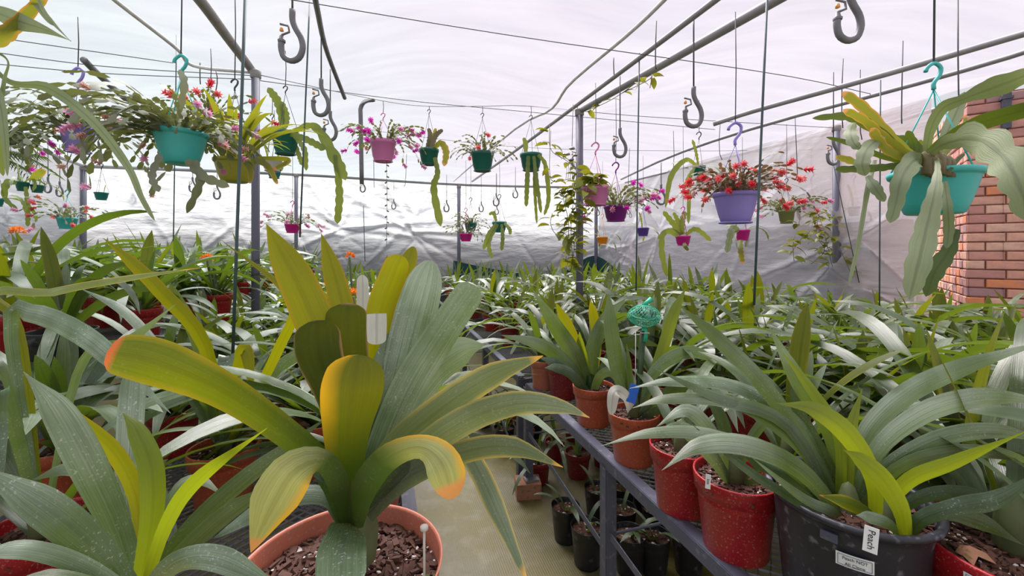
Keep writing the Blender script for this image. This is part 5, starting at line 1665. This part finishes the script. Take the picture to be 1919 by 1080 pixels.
for (lab, px, ry, d, w, hp, hy, col, kind) in (
        ('magenta hanging pot with spreading notched straps under the side rail', 1280, 442, 5.2, 30, 18, 400, 'magenta', 'star'),
        ('tilted magenta hanging pot below the lilac pot', 1391, 431, 5.2, 31, 19, 385, 'magenta', 'strap'),
        ('orange hanging pot at the far corner post', 1129, 444, 7.2, 22, 13, 410, 'orange', 'strap'),
        ('violet hanging pot among trailing straps behind the purple pot', 1205, 427, 6.4, 24, 15, 392, 'violet', 'strap'),
        ('small green hanging pot at the side film near the post', 1600, 388, 5.0, 26, 16, 340, 'green', 'strap'),
        ('green hanging pot with an arching strap behind the red flowers', 1310, 312, 4.4, 26, 22, 262, 'green', 'strap'),
        ('teal hanging pot with trailing straps near the back film', 936, 416, 6.2, 28, 19, 375, 'teal', 'trail'),
        ('small teal hanging pot above the small magenta one at the back', 882, 418, 6.9, 24, 14, 380, 'teal', 'bush'),
        ('small magenta hanging pot under the small teal one at the back', 873, 438, 6.7, 25, 14, 400, 'magenta', 'bush'),
        ('magenta hanging pot with pale flowers at the thin back post', 548, 420, 5.6, 31, 16, 388, 'magenta', 'pinkbush'),
        ('turquoise hanging pot of coral flowers beside the leaning post', 126, 408, 4.6, 44, 20, 370, 'turquoise', 'coralbush'),
        ('nearly empty little teal hanging pot beside the leaning post', 190, 361, 5.6, 30, 13, 318, 'teal', 'tiny'),
        ('flat green hanging pot with a round yellowish leaf at the left film', 42, 341, 4.6, 30, 16, 300, 'green', 'strap'),
        ('flat green hanging pot behind the yellowish leaf', 70, 347, 4.7, 30, 13, 300, 'green', 'tiny'),
        ('teal hanging pot cut by the left edge of the picture', -4, 372, 4.2, 26, 14, 320, 'teal', 'strap')):
    t, r, h = basket(lab, px, ry, d, w, col, hp, hy, None, 'step', col not in ('green', 'teal'), .08)
    if kind == 'star':
        for ctrl in ([(1278, 440, 5.2, 8), (1262, 420, 5.2, 12), (1243, 396, 5.2, 9)], [(1280, 440, 5.2, 8), (1278, 418, 5.2, 12), (1284, 396, 5.2, 10)], [(1276, 440, 5.2, 6), (1255, 432, 5.2, 10), (1232, 448, 5.2, 8)], [(1285, 440, 5.2, 6), (1305, 430, 5.1, 10), (1333, 452, 5.1, 8)],
                     [(1270, 442, 5.1, 6), (1245, 435, 5, 10), (1240, 470, 5, 12), (1250, 520, 5, 9)], [(1272, 440, 5.3, 6), (1270, 415, 5.3, 10), (1262, 398, 5.3, 6)], [(1282, 455, 5.1, 6), (1284, 462, 5.05, 9), (1290, 470, 5.05, 5)]):
            px_stem(t, ctrl, 'epi_green', .3, 6)
    elif kind == 'strap':
        fill_strap(t, r, h, [0, 1, 2, 3, 4, 5, 4][: 5 if w < 28 else 6], int(px) + 9, .8)
    elif kind == 'trail':
        for ctrl in ([(930, 418, 6.1, 5), (915, 440, 6, 8), (906, 468, 6, 7)], [(933, 420, 6.1, 5), (916, 455, 6, 9), (922, 485, 6, 7)], [(940, 420, 6.1, 5), (942, 445, 6, 8), (940, 470, 6, 7)], [(945, 418, 6.1, 5), (955, 430, 6, 8), (956, 440, 6, 6)], [(930, 415, 6.2, 5), (925, 400, 6.2, 8), (916, 402, 6.2, 5)]):
            px_stem(t, ctrl, 'epi_green', .3, 6)
    elif kind == 'tiny':
        fill_strap(t, r, h, [3], 3, .35)
    else:
        fill_schlum(t, r, h, 34, {'bush': ['wilt'], 'pinkbush': ['pink'], 'coralbush': ['coral', 'coral', 'pink']}[kind], {'bush': 0, 'pinkbush': 14, 'coralbush': 20}[kind], int(px), 1.15, 'schlum', 8)
    if lab.startswith('flat green hanging pot with'):
        px_stem(t, [(58, 338, 4.6, 10), (72, 326, 4.5, 20), (84, 318, 4.5, 10)], 'epi_yellow', 0)
        px_stem(t, [(30, 340, 4.5, 10), (12, 345, 4.4, 18), (10, 372, 4.4, 12), (34, 395, 4.4, 8)], 'epi_green', .3, 6)
        px_stem(t, [(48, 350, 4.5, 8), (52, 390, 4.5, 12), (52, 425, 4.5, 10)], 'epi_green', .3, 8)
    if lab.startswith('green hanging pot with an arching'):
        px_stem(t, [(1305, 310, 4.3, 6), (1285, 300, 4.2, 9), (1258, 330, 4.2, 11), (1247, 390, 4.2, 6)], 'epi_green', .15, 8)
        px_stem(t, [(1302, 312, 4.3, 5), (1293, 340, 4.2, 8), (1290, 420, 4.2, 7)], 'epi_green', .15, 8)
    if lab.startswith('tilted'):
        px_stem(t, [(1385, 432, 5.1, 8), (1372, 430, 5, 14), (1362, 474, 5, 12)], 'epi', .3, 8)
        px_stem(t, [(1388, 450, 5.1, 8), (1388, 470, 5, 12), (1392, 494, 5, 9)], 'epi_yellow', .3, 6)

# basket just past the frame's top corner, its stems hang into the picture
t, r, h = basket('hanging orchid cactus whose stems droop in from the upper left corner', -95, 40, .85, 150, 'teal', 80, -60, 2.86, 'bowl', False, .08)
for ctrl, mat, sc, roll in (
        ([(-90, 30, .85, 10), (-20, 22, .82, 24), (30, 38, .8, 34), (85, 56, .78, 22), (134, 77, .77, 5)], 'epi', 0, 10),
        ([(-80, 70, .85, 14), (-10, 72, .8, 48), (35, 42, .8, 36), (90, -15, .8, 26)], 'epi_yellow', .15, 10),
        ([(20, -40, .8, 4), (60, 0, .8, 9), (90, 38, .79, 10), (104, 50, .79, 5)], 'epi', 0, 10),
        ([(60, -30, .8, 4), (82, 20, .79, 8), (102, 46, .79, 8), (133, 78, .78, 3)], 'epi', 0, 10),
        ([(-60, 60, .9, 10), (12, 150, .92, 10), (90, 165, .92, 19), (172, 226, .9, 20), (238, 310, .9, 16), (265, 370, .9, 12), (290, 414, .9, 9)], 'epi', .08, 12),
        ([(-50, 80, .9, 10), (12, 110, .9, 4), (8, 150, .9, 9), (2, 200, .9, 12), (24, 208, .9, 3)], 'epi', .1, 10),
        ([(-40, 100, .9, 10), (-4, 180, .88, 22), (8, 250, .87, 18), (14, 330, .87, 8)], 'epi', .1, 10),
        ([(-50, 100, .9, 10), (-10, 250, .9, 20), (0, 300, .9, 16), (6, 330, .9, 8)], 'epi_green', .1, 10)):
    px_stem(t, ctrl, mat, sc, 7, rolls=roll, tip='point' if sc == 0 else 'round')
t, r, h = basket('hanging holiday cactus with thin magenta-flowered stems at the left film', -20, 262, 2.2, 80, 'teal', 46, 170, 2.8, 'bowl', False, .08)
fill_schlum(t, r, h, 70, ['magenta', 'magenta', 'wilt'], 12, 27, 1.25, 'schlum', 0, 1.0, .6)

pipe('roof_wire', [P(483, 140, 3.07), TOPS[718], TOPS[804], TOPS[904], TOPS[995], P(1200, 218, 4.2), P(1566, 240, 4.4)], .003, 'upper of the two close wires between the posts', 'wire', 'wire', 5, n=30)

# palm fronds at the left film
t = thing('hanging_palm', 'dark feathery palm hanging at the left film', 'hanging plant', P(20, 285, 5.0))
for k, (x0, y0, x1, y1) in enumerate(((-20, 275, 95, 325), (-20, 290, 60, 335), (-10, 280, 70, 290))):
    mb = MB()
    for i in range(16):
        s = i / 15
        b = P(x0 + (x1 - x0) * s, y0 + (y1 - y0) * s * s, 5.0) - t.location
        for sg in (-1, 1):
            e = b + Vector((.05 + .03 * s, sg * .1, -.16 + .08 * s))
            w = Vector((.012, 0, .004))
            m_ = (b + e) / 2 + Vector((0, 0, .02))
            mb.add([b, m_ + w, e, m_ - w], [(0, 1, 2, 3)])
    link('frond', mb.mesh('frond', M['fern']), t)
link('hanging_wire', MB().tube([(0, 0, 0), (0, 0, .2)], .003, 5).mesh('hanging_wire', M['wire']), t)

# ------------------------------------------------------------------ vines
VL = []
for k in range(3):
    m_ = arc_leaf(.085, .036 + .004 * k, 35 - 20 * k, -30 - 10 * k, 5, 2, .2, 0, 'point')
    VL.append(m_.mesh('leaf', M['hoya']))


def vine(t, paths, n, seed, s=1.0):
    rg = random.Random(seed)
    for ctrl, cnt in zip(paths, n):
        pts = [P(*q[:3]) - t.location for q in spline(ctrl, 14)]
        link('stem', MB().tube(pts, .0028, 5).mesh('stem', M['stem']), t)
        for i in range(cnt):
            f = (i + .5) / cnt * 13
            a = int(f)
            p = pts[a].lerp(pts[min(a + 1, 13)], f - a)
            for q in range(2):
                az = rg.uniform(0, 6.283)
                sc = s * rg.uniform(.7, 1.15)
                link('leaf', rg.choice(VL), t, p, (rg.uniform(-.5, .5), rg.uniform(-.3, .5), az), (sc,) * 3)


t = thing('climbing_vine', 'climbing vine with pointed olive leaves winding down the steel post', 'vine', R(1.73, 3.45, 0.9))
vine(t, [[(1085, 320, 3.75), (1078, 360, 3.7), (1070, 420, 3.7), (1074, 500, 3.7)], [(1075, 345, 3.7), (1056, 370, 3.7), (1066, 420, 3.65), (1060, 490, 3.7)], [(1072, 370, 3.72), (1086, 410, 3.68), (1078, 450, 3.7), (1070, 510, 3.75)],
         [(1030, 235, 3.9), (1032, 280, 3.85), (1060, 300, 3.8), (1085, 318, 3.75)], [(1032, 245, 3.9), (1030, 320, 3.85), (1038, 340, 3.85), (1070, 335, 3.8)], [(1035, 400, 3.8), (1032, 420, 3.8), (1044, 440, 3.8), (1072, 430, 3.75)]],
     [22, 20, 16, 6, 5, 4], 5, 1.45)
t = thing('climbing_vine', 'few-leaved vine shoot twining along the thick roof pipe', 'vine', PH(1270, 105, 2.8))
vine(t, [[(1090, 210, 3.85), (1130, 195, 3.6), (1165, 175, 3.35), (1205, 145, 3.05)], [(1165, 175, 3.35), (1215, 150, 3.0), (1222, 140, 2.98), (1218, 165, 2.98)]], [5, 2], 8, 1.1)
t = PINKPOT
vine(t, [[(1112, 348, 3.5), (1100, 330, 3.45), (1080, 340, 3.4), (1070, 372, 3.4)], [(1115, 348, 3.5), (1105, 340, 3.4), (1098, 360, 3.36), (1092, 380, 3.36)], [(1118, 348, 3.5), (1125, 335, 3.5), (1140, 342, 3.48), (1146, 350, 3.46)], [(1112, 348, 3.5), (1108, 328, 3.5), (1112, 330, 3.5), (1118, 332, 3.5)]], [8, 7, 5, 7], 9, 1.5)
t = thing('hanging_vine', 'loose vine trailing down the side post under the olive pot', 'vine', P(1535, 395, 4.4))
vine(t, [[(1530, 395, 4.5), (1540, 420, 4.3), (1548, 450, 4.2), (1560, 500, 4.2)], [(1525, 395, 4.5), (1520, 430, 4.3), (1500, 450, 4.3), (1480, 478, 4.3)], [(1535, 400, 4.5), (1530, 440, 4.3), (1545, 470, 4.25), (1520, 495, 4.25)], [(1545, 395, 4.5), (1560, 410, 4.3), (1572, 460, 4.2), (1598, 520, 4.2)], [(1500, 410, 4.5), (1490, 440, 4.3), (1486, 460, 4.3), (1488, 490, 4.3)]], [9, 9, 10, 8, 5], 10, 1.4)

# ------------------------------------------------------------------ misting hoses bent into hooks
HOOK = [(0, 0, 0), (0, 0, -.2), (.06, 0, -.36), (.17, 0, -.56), (.20, 0, -.76), (.13, 0, -.94), (-.02, 0, -1.0), (-.17, 0, -.92), (-.22, 0, -.74), (-.21, 0, -.60)]


def mist_hook(label, px, top, y0, y1, d, group=None, rot=0.0):
    """top: where its thin feed tube starts; y0..y1: the bent hose"""
    if top > 20:
        d = min(7.9, (2.83 - CAMZ) * F / (HY - top))
    hgt = (y1 - y0) * d / F
    p = P(px, y0, d)
    t = thing('mist_hose', label, 'mist hose', p, rot, group)
    pts = [Vector(q) * hgt for q in spline(HOOK, 26)]
    link('hose', MB().tube(pts, hgt * .058, 9).mesh('hose', M['hose']), t)
    up = (y0 - top) * d / F
    if d > 3.5:
        up = roof_z(*UV(p)) - p.z
    link('feed_tube', MB().tube([(0, 0, 0), (0, 0, up)], max(.0028, hgt * .02), 6).mesh('feed_tube', M['wire']), t)
    e = pts[-1]
    q = hgt * .1
    link('nozzle', MB().lathe([(q * .7, -q * .4), (q * .75, 0), (q * .5, q * .2), (q * .35, q * .9), (0, q)], 8, e).mesh('nozzle', M['hose']), t)
    b = MB()
    b.tube([e + Vector((0, 0, q)), e + Vector((q * 1.5, 0, q * 1.6)), e + Vector((q * 1.3, 0, q * 2.8)), e + Vector((-q * .3, 0, q * 3.2))], q * .22, 5)
    link('deflector', b.mesh('deflector', M['hose']), t)
    if hgt > .13:
        link('spinner', MB().lathe([(0, 0), (q * .4, q * .2), (q * .3, q * .8), (0, q)], 8, e + Vector((0, 0, q * 1.6))).mesh('spinner', M['gold']), t)
    return t


for a in (('grey hooked mist hose at the very top left of the curved hose pipe', 548, -15, 18, 114, 1.6),
          ('grey hooked mist hose hanging against the dark curved hose pipe', 602, 62, 148, 216, 2.5),
          ('smaller hooked mist hose just below the curved hose pipe', 619, 130, 208, 263, 2.9),
          ('grey hooked mist hose cut by the top edge near the turquoise pot', 1592, -60, -30, 76, 1.5),
          ('long-fed hooked mist hose hanging from the thin roof pipe above the lilac pot', 1300, 38, 163, 237, 2.3),
          ('hooked mist hose hanging from the thick roof pipe beside the vine post', 1162, 143, 240, 294, 3.1),
          ('dark hooked mist hose against the vine post', 1082, 205, 272, 316, 3.65),
          ('hooked mist hose on the side post beside the scalloped cactus', 1562, 178, 258, 308, 3.6),
          ('hooked mist hose under the side rail near the arching strap', 1239, 310, 345, 383, 4.8),
          ('upper hook of the pair below the pink pot', 680, 300, 338, 360, 4.4),
          ('lower hook of the pair below the pink pot', 681, 340, 362, 388, 4.5),
          ('hooked mist hose above the flat green pots at the left film', 90, 282, 332, 361, 4.4)):
    mist_hook(*a)
for (x, tp, y0, y1, d) in ((112, 286, 340, 368, 5.2), (252, 315, 356, 378, 5.6), (388, 325, 360, 382, 5.5), (407, 320, 345, 373, 4.9), (361, 300, 332, 360, 4.6), (514, 335, 362, 383, 5.6), (738, 350, 374, 392, 6.0), (837, 345, 375, 397, 6.3), (902, 345, 378, 397, 6.3), (930, 335, 362, 386, 6.0), (931, 370, 386, 402, 6.2),
                        (966, 330, 350, 371, 5.0), (1098, 385, 392, 406, 6.0), (1120, 380, 388, 404, 6.0), (1178, 385, 390, 402, 6.0), (1182, 395, 398, 408, 6.2), (302, 345, 352, 368, 6.5)):
    mist_hook('small hooked mist hose hanging before the back film', x, tp, y0, y1, d, 'small mist hoses along the back')

# silver ornament dangling by the post
t = thing('wind_ornament', 'silver dangling ornament with little figures beside the vine post', 'ornament', P(1072, 285, 3.7))
link('hanging_wire', MB().tube([(0, 0, .05), (.01, 0, .42)], .0025, 5).mesh('hanging_wire', M['wire']), t)
mb = MB()
for (x, z, q) in ((0, .03, .028), (-.04, -.02, .024), (.03, -.03, .022), (-.01, -.07, .026), (-.07, -.02, .014)):
    mb.lathe([(q, 0), (q * .8, q * .4), (q * .5, q * .5), (q * .4, .2 * q), (q * .7, -.3 * q), (q, 0)], 14, (x, 0, z))
link('disc', mb.mesh('disc', M['silver']), t)
for k in range(6):
    x = -.05 + k * .018
    link('chain', MB().tube([(x, 0, -.09), (x + .004, 0, -.16), (x - .003, 0, -.24)], .0025, 4).mesh('chain', M['silver']), t)
